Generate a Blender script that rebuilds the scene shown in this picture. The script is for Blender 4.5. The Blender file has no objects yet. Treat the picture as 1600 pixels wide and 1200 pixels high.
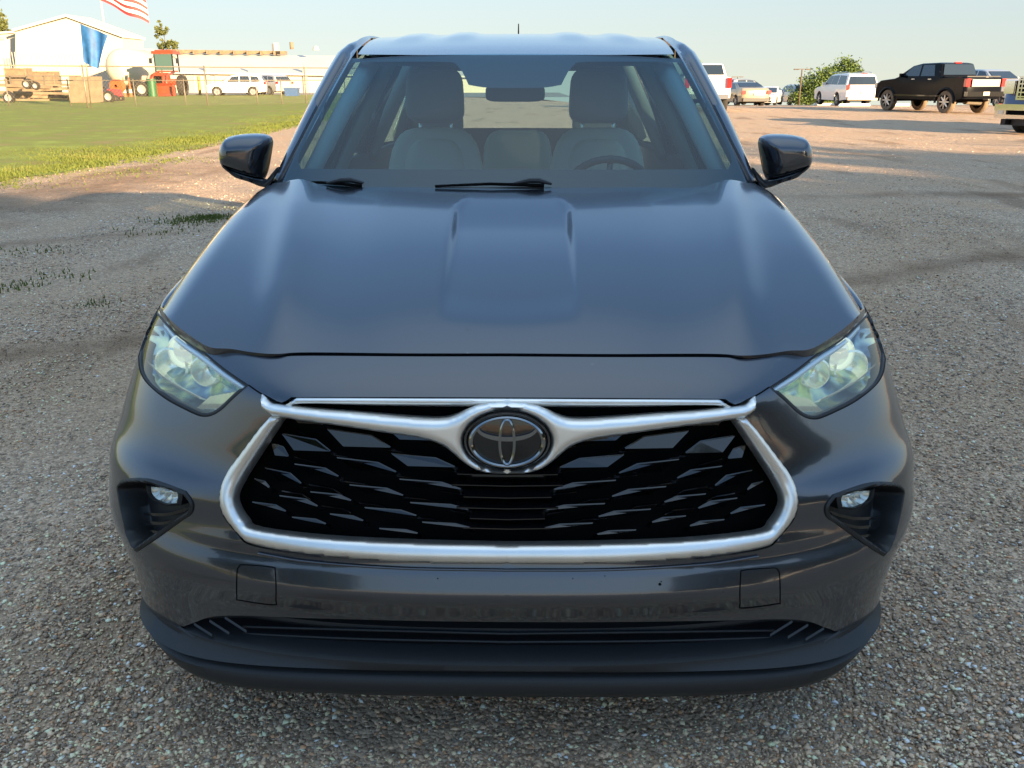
import bpy, bmesh, math, random
import numpy as np
from mathutils import Vector, Matrix
from mathutils.geometry import delaunay_2d_cdt
random.seed(7); rng = np.random.default_rng(7)
SC = bpy.context.scene; COL = SC.collection
R = math.radians
# ------------------------------------------------------------------ camera, sky, sun, exposure
PITCH = R(18.9); FPX = 1400.0; CAMH = 1.5
cam_d = bpy.data.cameras.new('camera'); cam = bpy.data.objects.new('camera', cam_d); COL.objects.link(cam)
cam.location = (0, 0, CAMH); cam.rotation_euler = (R(90) - PITCH, 0, 0)
cam_d.sensor_fit = 'HORIZONTAL'; cam_d.sensor_width = 36.0; cam_d.lens = 36.0 * FPX / 1600.0
cam_d.clip_start = 0.05; cam_d.clip_end = 6000
SC.camera = cam
SUN_EL = R(11.5); SUN_DIR = Vector((0.64, -0.77, 0)).normalized()      # horizontal direction towards the sun
SKYG = .38; SKYS = 1.1          # soft haze: evens out the sky's brightness between horizon and zenith
w = bpy.data.worlds.new('World'); SC.world = w; w.use_nodes = True
nt = w.node_tree; nt.nodes.clear()
out = nt.nodes.new('ShaderNodeOutputWorld'); bg = nt.nodes.new('ShaderNodeBackground')
sky = nt.nodes.new('ShaderNodeTexSky'); sky.sky_type = 'NISHITA'; sky.sun_disc = False
sky.sun_elevation = SUN_EL; sky.sun_rotation = math.atan2(SUN_DIR.x, SUN_DIR.y)
sky.air_density = 1.5; sky.dust_density = 0.3; sky.ozone_density = 2.0
tc = nt.nodes.new('ShaderNodeTexCoord'); sp = nt.nodes.new('ShaderNodeSeparateXYZ'); cb = nt.nodes.new('ShaderNodeCombineXYZ')
mx = nt.nodes.new('ShaderNodeMath'); mx.operation = 'MAXIMUM'; mx.inputs[1].default_value = 0.0
ad = nt.nodes.new('ShaderNodeMath'); ad.operation = 'ADD'; ad.inputs[1].default_value = 0.13
nt.links.new(tc.outputs['Generated'], sp.inputs[0]); nt.links.new(sp.outputs[2], mx.inputs[0])
nt.links.new(sp.outputs[0], cb.inputs[0]); nt.links.new(sp.outputs[1], cb.inputs[1]); nt.links.new(mx.outputs[0], ad.inputs[0]); nt.links.new(ad.outputs[0], cb.inputs[2])
nt.links.new(cb.outputs[0], sky.inputs[0])
gm = nt.nodes.new('ShaderNodeGamma'); gm.inputs[1].default_value = SKYG; hs = nt.nodes.new('ShaderNodeHueSaturation'); hs.inputs['Saturation'].default_value = SKYS
nt.links.new(sky.outputs[0], gm.inputs[0]); nt.links.new(gm.outputs[0], hs.inputs['Color']); rz = nt.nodes.new('ShaderNodeValToRGB'); el = rz.color_ramp.elements; el[0].position = 0; el[0].color = (.42, .405, .385, 1); el[1].position = 1; el[1].color = (1.02, 1.02, 1.02, 1)
for p_, c_ in ((.06, (.415, .425, .43)), (.17, (.39, .46, .54)), (.36, (.35, .46, .62)), (.54, (.21, .32, .50)), (.72, (.32, .45, .62)), (.86, (.74, .82, .92))): e_ = el.new(p_); e_.color = (*c_, 1)
ml = nt.nodes.new('ShaderNodeMix'); ml.data_type = 'RGBA'; ml.blend_type = 'MULTIPLY'; ml.inputs[0].default_value = 1.0
nt.links.new(mx.outputs[0], rz.inputs[0]); nt.links.new(hs.outputs[0], ml.inputs[6]); nt.links.new(rz.outputs[0], ml.inputs[7]); nt.links.new(ml.outputs[2], bg.inputs[0]); bg.inputs[1].default_value = 0.14
nt.links.new(bg.outputs[0], out.inputs[0])
sl = bpy.data.lights.new('sun', 'SUN'); sl.energy = 2.5; sl.angle = R(0.5); sl.color = (1.0, 0.72, 0.42)
so = bpy.data.objects.new('sun', sl); COL.objects.link(so)
sd = Vector((SUN_DIR.x * math.cos(SUN_EL), SUN_DIR.y * math.cos(SUN_EL), math.sin(SUN_EL)))
so.rotation_euler = sd.to_track_quat('Z', 'Y').to_euler()
SC.view_settings.view_transform = 'Standard'; SC.view_settings.look = 'None'
SC.view_settings.exposure = 3.1; SC.view_settings.gamma = 1.0

# ------------------------------------------------------------------ pixel geometry helpers (photo is 1600x1200)
FWD = np.array([0, math.cos(PITCH), -math.sin(PITCH)]); UPV = np.array([0, math.sin(PITCH), math.cos(PITCH)]); RT = np.array([1.0, 0, 0])
def raydir(px, py):
    px = np.asarray(px, float); py = np.asarray(py, float)
    return FWD + RT * ((px - 800) / FPX)[..., None] + UPV * ((600 - py) / FPX)[..., None]
def at(px, py, Y):
    d = raydir(np.array(px), np.array(py)); t = Y / d[1]
    return Vector((d[0] * t, Y, CAMH + d[2] * t))
def wx(px, Y, z=0.0):
    t = Y * math.cos(PITCH) + (CAMH - z) * math.sin(PITCH)
    return (px - 800) / FPX * t
def wz(py, Y): return at(800, py, Y).z

# ------------------------------------------------------------------ materials
def mat(name, col=(.5, .5, .5), rough=.5, metal=0.0, coat=0.0, spec=.5, noise=0.0, nscale=20, bump=0.0, bscale=200, emit=None, coatr=.03):
    m = bpy.data.materials.new(name); m.use_nodes = True; n = m.node_tree; b = n.nodes['Principled BSDF']
    b.inputs['Base Color'].default_value = (*col, 1); b.inputs['Roughness'].default_value = rough
    b.inputs['Metallic'].default_value = metal; b.inputs['Coat Weight'].default_value = coat; b.inputs['Coat Roughness'].default_value = coatr
    b.inputs['Specular IOR Level'].default_value = spec
    t = n.nodes.new('ShaderNodeTexCoord')
    if noise:
        nz = n.nodes.new('ShaderNodeTexNoise'); nz.inputs['Scale'].default_value = nscale; nz.inputs['Detail'].default_value = 6
        rp = n.nodes.new('ShaderNodeMapRange'); rp.inputs[1].default_value = .3; rp.inputs[2].default_value = .7
        rp.inputs[3].default_value = 1 - noise; rp.inputs[4].default_value = 1 + noise
        mu = n.nodes.new('ShaderNodeVectorMath'); mu.operation = 'SCALE'; mu.inputs[0].default_value = col
        n.links.new(t.outputs['Object'], nz.inputs[0]); n.links.new(nz.outputs[0], rp.inputs[0])
        n.links.new(rp.outputs[0], mu.inputs['Scale']); n.links.new(mu.outputs[0], b.inputs['Base Color'])
    if bump:
        nz = n.nodes.new('ShaderNodeTexNoise'); nz.inputs['Scale'].default_value = bscale; nz.inputs['Detail'].default_value = 4
        bp = n.nodes.new('ShaderNodeBump'); bp.inputs['Strength'].default_value = bump; bp.inputs['Distance'].default_value = .002
        n.links.new(t.outputs['Object'], nz.inputs[0]); n.links.new(nz.outputs[0], bp.inputs['Height']); n.links.new(bp.outputs[0], b.inputs['Normal'])
    if emit: b.inputs['Emission Color'].default_value = (*emit[0], 1); b.inputs['Emission Strength'].default_value = emit[1]
    return m
def glass(name, tint=(.8, .9, .92), f0=.04, rough=0.0):
    m = bpy.data.materials.new(name); m.use_nodes = True; n = m.node_tree; n.nodes.clear()
    o = n.nodes.new('ShaderNodeOutputMaterial'); mi = n.nodes.new('ShaderNodeMixShader'); tr = n.nodes.new('ShaderNodeBsdfTransparent')
    gl = n.nodes.new('ShaderNodeBsdfGlossy'); lw = n.nodes.new('ShaderNodeLayerWeight'); lw.inputs[0].default_value = .5
    pw = n.nodes.new('ShaderNodeMath'); pw.operation = 'POWER'; pw.inputs[1].default_value = 5; mr = n.nodes.new('ShaderNodeMapRange'); mr.inputs[3].default_value = f0
    tr.inputs[0].default_value = (*tint, 1); gl.inputs['Roughness'].default_value = rough
    n.links.new(lw.outputs['Facing'], pw.inputs[0]); n.links.new(pw.outputs[0], mr.inputs[0])
    n.links.new(mr.outputs[0], mi.inputs[0]); n.links.new(tr.outputs[0], mi.inputs[1]); n.links.new(gl.outputs[0], mi.inputs[2]); n.links.new(mi.outputs[0], o.inputs[0])
    return m
M = {}
def paint(name, col, metal=.5, rough=.35):
    return mat(name, col, rough, metal, 1.0)
# graphite metallic paint with a thin film of dust and specks
def graphite():
    m = mat('graphite_paint', (.066, .072, .088), .26, .85, 1.0, coatr=.025); n = m.node_tree; b = n.nodes['Principled BSDF']
    t = n.nodes.new('ShaderNodeTexCoord'); v = n.nodes.new('ShaderNodeTexVoronoi'); v.inputs['Scale'].default_value = 34; 
    c = n.nodes.new('ShaderNodeMath'); c.operation = 'LESS_THAN'; c.inputs[1].default_value = .05
    nz = n.nodes.new('ShaderNodeTexNoise'); nz.inputs['Scale'].default_value = 4; nz.inputs['Detail'].default_value = 5
    c2 = n.nodes.new('ShaderNodeMath'); c2.operation = 'GREATER_THAN'; c2.inputs[1].default_value = .56
    mu = n.nodes.new('ShaderNodeMath'); mu.operation = 'MULTIPLY'
    mi = n.nodes.new('ShaderNodeMix'); mi.data_type = 'RGBA'; mi.inputs[6].default_value = (.066, .072, .088, 1); mi.inputs[7].default_value = (.3, .29, .27, 1)
    n.links.new(t.outputs['Object'], v.inputs[0]); n.links.new(t.outputs['Object'], nz.inputs[0]); n.links.new(v.outputs['Distance'], c.inputs[0])
    n.links.new(nz.outputs[0], c2.inputs[0]); n.links.new(c.outputs[0], mu.inputs[0]); n.links.new(c2.outputs[0], mu.inputs[1])
    n.links.new(mu.outputs[0], mi.inputs[0]); n.links.new(mi.outputs[2], b.inputs['Base Color'])
    b.inputs['Coat IOR'].default_value = 1.65
    mr = n.nodes.new('ShaderNodeMapRange'); mr.inputs[3].default_value = .03; mr.inputs[4].default_value = .09
    n.links.new(nz.outputs[0], mr.inputs[0]); n.links.new(mr.outputs[0], b.inputs['Coat Roughness'])
    return m
M['paint'] = graphite()
M['chrome'] = mat('satin_chrome', (.90, .88, .84), .38, 1.0, noise=.05, nscale=9, bump=.05, bscale=600)
M['bright_chrome'] = mat('bright_chrome', (.85, .85, .85), .08, 1.0)
M['dark_chrome'] = mat('dark_chrome', (.30, .31, .32), .12, 1.0)
M['gloss_black'] = mat('gloss_black_plastic', (.006, .007, .008), .10, 0, .6)
M['fin'] = mat('grille_gloss_black', (.004, .004, .005), .08, 0, .5, spec=.6)
M['black'] = mat('black_plastic', (.015, .0165, .019), .5, bump=.25, bscale=900)
M['deep'] = mat('dark_cavity', (.004, .004, .004), .9, spec=.1)
M['rubber'] = mat('tyre_rubber', (.025, .024, .023), .85, noise=.3, nscale=10)
M['glass'] = glass('windshield_glass', (.50, .74, .82), .085)
M['side_glass'] = glass('side_window_glass', (.42, .55, .50), .05)
M['lens'] = glass('headlight_lens', (.95, .98, .98), .11)
M['seat'] = mat('beige_leather', (.55, .52, .44), .55, bump=.2, bscale=300)
M['seat_dark'] = mat('grey_headrest_leather', (.22, .22, .21), .6)
M['trim'] = mat('light_interior_trim', (.32, .32, .29), .7)
M['dash'] = mat('dashboard_plastic', (.05, .055, .06), .6)
M['frit'] = mat('windshield_frit', (.01, .02, .03), .3)
M['rim'] = mat('alloy_rim', (.45, .45, .46), .3, .9)
M['white'] = paint('white_car_paint', (.80, .79, .76), 0, .4); M['pearl'] = paint('silver_car_paint', (.52, .51, .49), .5, .35)
M['tan'] = paint('tan_car_paint', (.36, .30, .21), .4, .35); M['blackp'] = mat('black_car_paint', (.004, .005, .008), .2, 0, .0, spec=.12)
M['greyp'] = paint('grey_car_paint', (.22, .23, .25), .5, .35)
M['carglass'] = mat('dark_car_glass', (.02, .03, .04), .04, 0, 0, spec=1.0)
M['red'] = mat('red_lamp', (.55, .02, .02), .2, 0, .5); M['amber'] = mat('clear_lamp', (.7, .68, .6), .15, .3, .5)
M['metal'] = mat('galvanised_metal', (.20, .17, .13), .5, .4, noise=.2)
M['whitewall'] = mat('white_metal_siding', (.50, .46, .37), .6, noise=.06, nscale=.3)
M['roofm'] = mat('white_metal_roof', (.55, .52, .44), .5, noise=.05, nscale=.3)
M['tractor'] = mat('orange_red_tractor_paint', (.30, .042, .013), .4, 0, .4); M['green'] = mat('green_paint', (.010, .09, .032), .5)
M['yellow'] = mat('yellow_paint', (.34, .21, .035), .5); M['wood'] = mat('weathered_lumber', (.22, .16, .10), .8, noise=.35, nscale=4)
M['ply'] = mat('plywood_sheet', (.20, .145, .09), .8, noise=.2, nscale=3); M['orange'] = mat('orange_plastic', (.40, .075, .015), .6)
M['bluep'] = mat('blue_plastic', (.03, .09, .22), .5); M['bark'] = mat('tree_bark', (.10, .075, .05), .9, noise=.4, nscale=6)
M['dull'] = mat('dull_grey_paint', (.33, .32, .30), .6)

# ------------------------------------------------------------------ object helpers
def mk(name, V, F, m, parent=None, smooth=True, angle=None):
    me = bpy.data.meshes.new(name); me.from_pydata([tuple(map(float, v)) for v in V], [], [tuple(map(int, f)) for f in F]); me.validate(); me.update()
    if m: me.materials.append(m)
    if smooth:
        me.polygons.foreach_set('use_smooth', [True] * len(me.polygons))
    o = bpy.data.objects.new(name, me); COL.objects.link(o)
    if parent: o.parent = parent
    if angle:
        bm = bmesh.new(); bm.from_mesh(me); a = R(angle)
        for e in bm.edges:
            if len(e.link_faces) == 2 and e.calc_face_angle(0) > a: e.smooth = False
        bm.to_mesh(me); bm.free()
    return o
def empty(name, label, cat, loc=(0, 0, 0), rz=0, group=None):
    o = bpy.data.objects.new(name, None); COL.objects.link(o); o.location = loc; o.rotation_euler = (0, 0, rz); o.empty_display_size = .2
    o['label'] = label; o['category'] = cat
    if group: o['group'] = group
    return o
def tag(o, label=None, cat=None, group=None, kind=None):
    if label: o['label'] = label
    if cat: o['category'] = cat
    if group: o['group'] = group
    if kind: o['kind'] = kind
    return o
class MB:
    def __init__(s): s.V = []; s.F = []
    def add(s, V, F):
        b = len(s.V); s.V += [tuple(v) for v in V]; s.F += [tuple(i + b for i in f) for f in F]; return s
    def box(s, c, d, rz=0, rx=0):
        hx, hy, hz = d[0] / 2, d[1] / 2, d[2] / 2; mt = Matrix.Rotation(rz, 3, 'Z') @ Matrix.Rotation(rx, 3, 'X'); c = Vector(c)
        V = [c + mt @ Vector((x * hx, y * hy, z * hz)) for z in (-1, 1) for y in (-1, 1) for x in (-1, 1)]
        return s.add(V, [(0, 2, 3, 1), (4, 5, 7, 6), (0, 1, 5, 4), (2, 6, 7, 3), (0, 4, 6, 2), (1, 3, 7, 5)])
    def tube(s, pts, r, n=8, caps=True, closed=False):
        pts = [Vector(p) for p in pts]; rr = r if hasattr(r, '__len__') else [r] * len(pts); V = []; F = []; N = len(pts); pn = None
        for i, p in enumerate(pts):
            a = pts[(i - 1) % N] if (i > 0 or closed) else p; b = pts[(i + 1) % N] if (i < N - 1 or closed) else p
            t = (b - a).normalized()
            if pn is None: pn = t.orthogonal().normalized()
            else: pn = (pn - t * pn.dot(t)).normalized()
            bt = t.cross(pn)
            for k in range(n):
                an = 2 * math.pi * k / n; V.append(p + (pn * math.cos(an) + bt * math.sin(an)) * rr[i])
        for i in range(N if closed else N - 1):
            for k in range(n):
                j = (i + 1) % N; F.append((i * n + k, i * n + (k + 1) % n, j * n + (k + 1) % n, j * n + k))
        if caps and not closed: F.append(tuple(range(n - 1, -1, -1))); F.append(tuple((N - 1) * n + k for k in range(n)))
        return s.add(V, F)
    def lathe(s, prof, o=(0, 0, 0), axis='Z', n=24, sx=1, sy=1):
        V = []; F = []; o = Vector(o)
        for (r, h) in prof:
            for k in range(n):
                a = 2 * math.pi * k / n; x, y = r * math.cos(a) * sx, r * math.sin(a) * sy
                V.append(o + (Vector((x, y, h)) if axis == 'Z' else Vector((h, x, y)) if axis == 'X' else Vector((x, h, y))))
        for i in range(len(prof) - 1):
            for k in range(n): F.append((i * n + k, i * n + (k + 1) % n, (i + 1) * n + (k + 1) % n, (i + 1) * n + k))
        return s.add(V, F)
    def prism(s, poly, y0, y1):         # poly in (x,z), extruded along y
        n = len(poly); V = [(x, y0, z) for x, z in poly] + [(x, y1, z) for x, z in poly]
        F = [tuple(range(n)), tuple(range(2 * n - 1, n - 1, -1))] + [(i, i + n, (i + 1) % n + n, (i + 1) % n) for i in range(n)]
        return s.add(V, F)
    def build(s, name, m, parent=None, smooth=False, angle=None): return mk(name, s.V, s.F, m, parent, smooth, angle)
def grid(fn, us, vs, flip=False):
    V = [fn(u, v) for v in vs for u in us]; nu = len(us); F = []
    for j in range(len(vs) - 1):
        for i in range(nu - 1):
            f = (j * nu + i, j * nu + i + 1, (j + 1) * nu + i + 1, (j + 1) * nu + i); F.append(f[::-1] if flip else f)
    return V, F
def cr(pts, step=6.0):
    pts = np.array(pts, float)
    if len(pts) == 2:
        n = max(1, int(np.linalg.norm(pts[1] - pts[0]) / step)); return np.array([pts[0] + (pts[1] - pts[0]) * k / n for k in range(n + 1)])
    P = np.vstack([2 * pts[0] - pts[1], pts, 2 * pts[-1] - pts[-2]]); outp = []
    for i in range(1, len(P) - 2):
        p0, p1, p2, p3 = P[i - 1:i + 3]; n = max(1, int(np.linalg.norm(p2 - p1) / step))
        for k in range(n):
            t = k / n; outp.append(.5 * ((2 * p1) + (-p0 + p2) * t + (2 * p0 - 5 * p1 + 4 * p2 - p3) * t * t + (-p0 + 3 * p1 - 3 * p2 + p3) * t ** 3))
    outp.append(P[-2]); return np.array(outp)
def loop(*segs, step=6.0):       # closed loop of smoothed segments with sharp corners between them
    o = []
    for sg in segs:
        c = cr(sg, step)
        for p in c:
            if not o or np.linalg.norm(np.array(p) - o[-1]) > step * .25: o.append(np.array(p))
    if np.linalg.norm(o[0] - o[-1]) < step * .25: o.pop()
    return np.array(o)
def inpoly(P, poly):
    x, y = P[:, 0], P[:, 1]; ins = np.zeros(len(P), bool); n = len(poly); j = n - 1
    for i in range(n):
        xi, yi = poly[i]; xj, yj = poly[j]
        c = ((yi > y) != (yj > y)) & (x < (xj - xi) * (y - yi) / ((yj - yi) if yj != yi else 1e-12) + xi); ins ^= c; j = i
    return ins
def dpoly(P, poly):
    d = np.full(len(P), 1e9); n = len(poly)
    for i in range(n):
        a = poly[i]; b = poly[(i + 1) % n]; ab = b - a; L = (ab ** 2).sum() + 1e-12
        t = np.clip(((P - a) @ ab) / L, 0, 1); q = a + t[:, None] * ab; d = np.minimum(d, np.sqrt(((P - q) ** 2).sum(1)))
    return d
def cdt(outer, holes=(), sx=1.0, sy=1.0):
    loops = []
    for l in [outer] + list(holes):          # long outline edges get points of their own
        l = np.array(l, float); o = []
        for i in range(len(l)):
            a, b = l[i], l[(i + 1) % len(l)]; k = max(1, int(math.hypot((b[0] - a[0]) / sx, (b[1] - a[1]) / sy) / 1.2)); o += [a + (b - a) * j / k for j in range(k)]
        loops.append(np.array(o))
    mn = loops[0].min(0); mxx = loops[0].max(0)
    gx, gy = np.meshgrid(np.arange(mn[0], mxx[0], sx), np.arange(mn[1], mxx[1], sy)); gx = gx + (np.arange(gx.shape[0]) % 2)[:, None] * sx * .5
    G = np.c_[gx.ravel(), gy.ravel()]; sc = np.array([1 / sx, 1 / sy])
    k = inpoly(G, loops[0])
    for h in loops[1:]: k &= ~inpoly(G, h)
    G = G[k]
    for l in loops:
        if len(G): G = G[dpoly(G * sc, l * sc) > .45]
    pts = []; edges = []
    for l in loops:
        b = len(pts); pts += [tuple(p) for p in l]; edges += [(b + i, b + (i + 1) % len(l)) for i in range(len(l))]
    pts += [tuple(g) for g in G]
    r = delaunay_2d_cdt([Vector(p) for p in pts], edges, [], 0, 1e-7)
    P = np.array([tuple(v) for v in r[0]]); T = np.array([list(f) for f in r[2]])
    c = P[T].mean(1); k = inpoly(c, loops[0])
    for h in loops[1:]: k &= ~inpoly(c, h)
    return P, T[k]
def mir(V, F):
    V = np.array(V, float); V[np.abs(V[:, 0]) < 2e-5, 0] = 0; W = V.copy(); W[:, 0] *= -1; n = len(V)
    ix = np.where(V[:, 0] == 0, np.arange(n), np.arange(n) + n)          # the centre line is shared, not doubled
    return np.vstack([V, W]), [tuple(f) for f in F] + [tuple(int(ix[i]) for i in f[::-1]) for f in F]
def rim(V, F, off):       # thicken the open border: adds a strip from the border to border+off (off per vertex)
    from collections import Counter
    c = Counter(); od = {}
    for f in F:
        for i in range(len(f)):
            a, b = f[i], f[(i + 1) % len(f)]; k = (min(a, b), max(a, b)); c[k] += 1; od[k] = (a, b)
    V = [tuple(v) for v in V]; F = [tuple(f) for f in F]; mp = {}
    for k, v in c.items():
        if v == 1:
            a, b = od[k]
            if abs(V[a][0]) < 2e-5 and abs(V[b][0]) < 2e-5: continue
            for q in (a, b):
                if q not in mp: mp[q] = len(V); V.append(tuple(np.array(V[q]) + off[q]))
            F.append((b, a, mp[a], mp[b]))
    return V, F

# ------------------------------------------------------------------ the graphite SUV: frame (x lateral, y rearwards from the nose, z up)
NOSE = np.array([-0.0105, 1.62, 0.0]); YAW = -0.012
car = empty('parked_suv', 'dark graphite grey SUV facing the viewer up close on the gravel', 'car', tuple(NOSE), YAW)
cy_, sy_ = math.cos(-YAW), math.sin(-YAW); RL = np.array([[cy_, -sy_, 0], [sy_, cy_, 0], [0, 0, 1]])
CO = RL @ (np.array([0, 0, CAMH]) - NOSE)
def lray(px, py): return raydir(px, py) @ RL.T
def lp(px, py, s):
    d = lray(np.array(float(px)), np.array(float(py))); t = (s - CO[1]) / d[1]; return CO + d * t
def L(tab):
    a = np.array(tab, float)
    def f(x):                               # smooth (monotone cubic) interpolation of a table
        x = np.clip(np.asarray(x, float), a[0, 0], a[-1, 0]); X, Y = a[:, 0], a[:, 1]; d = np.diff(Y) / np.diff(X)
        m = np.zeros(len(X)); m[1:-1] = np.where(d[:-1] * d[1:] > 0, 2 * d[:-1] * d[1:] / (d[:-1] + d[1:] + 1e-12 * np.sign(d[:-1] + d[1:] + 1e-15)), 0); m[0] = d[0]; m[-1] = d[-1]
        i = np.clip(np.searchsorted(X, x) - 1, 0, len(X) - 2); h = X[i + 1] - X[i]; t = (x - X[i]) / h
        return (2*t**3-3*t**2+1)*Y[i] + (t**3-2*t**2+t)*h*m[i] + (-2*t**3+3*t**2)*Y[i+1] + (t**3-t**2)*h*m[i+1]
    return f
def sst(a, b, x): t = np.clip((x - a) / (b - a), 0, 1); return t * t * (3 - 2 * t)
NS = 2.6
tt = np.linspace(0, math.pi / 2, 4001); g_ = np.sin(tt) ** (2 / NS); k_ = 1 - np.cos(tt) ** (2 / NS)
al = np.r_[0, np.cumsum(np.hypot(np.diff(g_ * .95), np.diff(k_ * .6)))]; QL = al[-1]; q_ = al / QL
fW = L([(.18, .90), (.25, .918), (.30, .922), (.37, .934), (.42, .948), (.46, .965), (.50, .985), (.55, 1.0), (.62, 1.0), (.70, .992), (.80, .975), (.87, .965), (.93, .952), (.96, .935), (1.0, .91)])
fD = L([(.18, .38), (.30, .43), (.42, .46), (.58, .48), (.70, .54), (.80, .60), (.87, .66), (.95, .78), (1.0, .9)])
f0 = L([(.18, .045), (.30, .0), (.40, .022), (.425, .014), (.468, .0), (.50, .0105), (.525, .0205), (.538, .028), (.556, .021), (.575, .03), (.64, .045), (.725, .060), (.80, .068), (.865, .078), (.885, .092), (.905, .118), (.925, .155), (.945, .20), (1.0, .36)])
fc = L([(.18, .02), (.30, .0), (.40, -.005), (.455, .0), (.50, .012), (.55, .038), (.60, .050), (.635, .052), (.66, .062), (.69, .084), (.72, .098), (.76, .110), (.80, .124), (.84, .140), (.88, .158), (.92, .182), (.945, .205), (1.0, .32)])
def FA(X, Z):
    X = np.abs(X); wv = sst(.42, .80, X); W = fW(Z); g = X / W; ok = g < .99999
    k = 1 - np.maximum(1 - np.minimum(g, .99999) ** NS, 0) ** (1 / NS)
    base = f0(Z) * (1 - wv) + fc(Z) * wv
    return np.where(ok, base + fD(Z) * k, 9.0)
def SA(q, Z):
    q = np.asarray(q, float); Z = np.asarray(Z, float); qq = np.minimum(q, 1.0)
    g = np.interp(qq, q_, g_); k = np.interp(qq, q_, k_); X = g * fW(Z); wv = sst(.42, .80, X)
    s = f0(Z) * (1 - wv) + fc(Z) * wv + fD(Z) * k + np.maximum(q - 1, 0) * QL
    return np.stack([-X, s, Z], -1)
fzc = L([(-.1, .78), (.0, .84), (.08, .884), (.20, .945), (.35, 1.0), (.55, 1.052), (.8, 1.102), (1.05, 1.142), (1.27, 1.172), (1.5, 1.20)])
fdr = L([(-.1, .10), (.2, .085), (.5, .062), (.85, .036), (1.1, .024), (1.5, .02)])
def ZB(X, s):
    X = np.abs(X); z = fzc(s) - fdr(s) * (X / .88) ** 2.2 - .085 * np.clip((X - .77) / .13, 0, 2) ** 2.6
    xr = .50 + .17 * (s - .2); z = z + .018 * (.35 + .65 * sst(.15, .5, s)) * np.exp(-((X - xr) / .055) ** 2) - .006 * np.exp(-((X - xr + .14) / .09) ** 2)
    hw = .150 + .012 * s - .03 * sst(1.0, 1.2, s); ins = 1 - sst(hw - .009, hw + .009, X)
    fro = .55 * sst(.0, 1.0, (s - .27 - 1.6 * X * X) / .16) + .45 * np.clip((s - .3) / .6, 0, 1); z = z - .017 * ins * fro * (1 - sst(.85, 1.24, s))
    return z
def hit(px, py, surf='A', off=0.0):
    px = np.atleast_1d(np.asarray(px, float)); py = np.atleast_1d(np.asarray(py, float)); px = px.copy()
    def ev(t, D):
        P = CO + D * t[:, None]
        return (P[:, 1] - (FA(P[:, 0], P[:, 2]) + off)) if surf == 'A' else (ZB(P[:, 0], P[:, 1]) + off - P[:, 2])
    ts = np.linspace(1.35, 3.4, 160); lo = np.full(len(px), -1.0); todo = np.arange(len(px))
    for it in range(40):
        D = lray(px[todo], py[todo]); T_, N_ = len(ts), len(todo)
        v = ev(np.tile(ts, N_), np.repeat(D, T_, axis=0)).reshape(N_, T_) > 0
        ok = v.any(1); lo[todo[ok]] = ts[v.argmax(1)[ok]]; todo = todo[~ok]
        if not len(todo): break
        px[todo] += np.sign(800 - px[todo]) * 1.5
    D = lray(px, py)
    dt = ts[1] - ts[0]; b = lo.copy(); a = lo - dt
    for _ in range(24):
        m = (a + b) / 2; v = ev(m, D); b = np.where(v > 0, m, b); a = np.where(v > 0, a, m)
    return CO + D * b[:, None]
def nA(P):
    e = .004; X, Z = P[:, 0], P[:, 2]
    fx = (FA(np.abs(X) + e, Z) - FA(np.abs(X) - e, Z)) / (2 * e) * np.sign(X); fz = (FA(X, Z + e) - FA(X, Z - e)) / (2 * e)
    fx = np.clip(fx, -8, 8); n = np.stack([fx, -np.ones_like(fx), fz], -1); return n / np.linalg.norm(n, axis=1)[:, None]
def toqz(P):           # point on surface A -> (arc, z) domain
    X = np.abs(P[:, 0]); Z = P[:, 2]; W = fW(Z); wv = sst(.42, .80, X); k = (P[:, 1] - (f0(Z) * (1 - wv) + fc(Z) * wv)) / fD(Z)
    q1 = np.interp(X / W, g_, q_); q2 = np.interp(k, k_, q_); q = np.where(X / W > .8, q2, q1); return np.c_[q * QL, Z]
def px2qz(pl): return toqz(hit(pl[:, 0], pl[:, 1]))
def panelA(name, outer_qz, holes_qz, m, parent=car, step=.014, lip=.02, both=True, label=None):
    P, T = cdt(outer_qz, holes_qz, step, step); V = SA(P[:, 0] / QL, P[:, 1])
    if lip:
        off = np.zeros_like(V); n = nA(np.c_[V[:, 0], V[:, 1], V[:, 2]]); off = -n * lip
        off = np.vstack([off])
        V, F = rim(V, [tuple(t) for t in T], off)
    else: F = [tuple(t) for t in T]
    if both: V, F = mir(V, F)
    o = mk(name, V, F, m, parent, True, 50)
    if label: o['label'] = label
    return o
def puff(name, outer, m, h, r, base=0.0, holes=(), parent=car, step=4.0, mirror=True, dish=0.0, surf='A', pw=2.0, cut=None):
    """panel traced as a px outline on the body surface, bulging by h over an edge radius of r px"""
    P, T = cdt(outer, holes, step, step); d = np.full(len(P), 1e9)
    for l in [outer] + list(holes):
        l = np.array(l)
        if cut is not None:            # ignore edges on the mirror plane
            l2 = [i for i in range(len(l)) if not (l[i][0] > cut and l[(i + 1) % len(l)][0] > cut)]
            for i in l2:
                a = l[i]; b = l[(i + 1) % len(l)]; ab = b - a; t = np.clip(((P - a) @ ab) / ((ab ** 2).sum() + 1e-9), 0, 1)
                d = np.minimum(d, np.linalg.norm(P - (a + t[:, None] * ab), axis=1))
        else: d = np.minimum(d, dpoly(P, l))
    x = np.clip(d / r, 0, 1); e = h * (1 - (1 - x) ** pw) ** (1 / pw)
    V = hit(P[:, 0], P[:, 1], surf); n = nA(V) if surf == 'A' else np.tile([0, -.3, 1.0], (len(V), 1))
    if cut is not None: V[:, 0] = np.where(P[:, 0] > cut, 0, V[:, 0])
    V = V + n * (base + e)[:, None]
    V, F = rim(V, [tuple(t) for t in T], -n * (base + .02))
    if mirror: V, F = mir(V, F)
    return mk(name, V, F, m, parent, True, 60)
CX = 791.0
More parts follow.
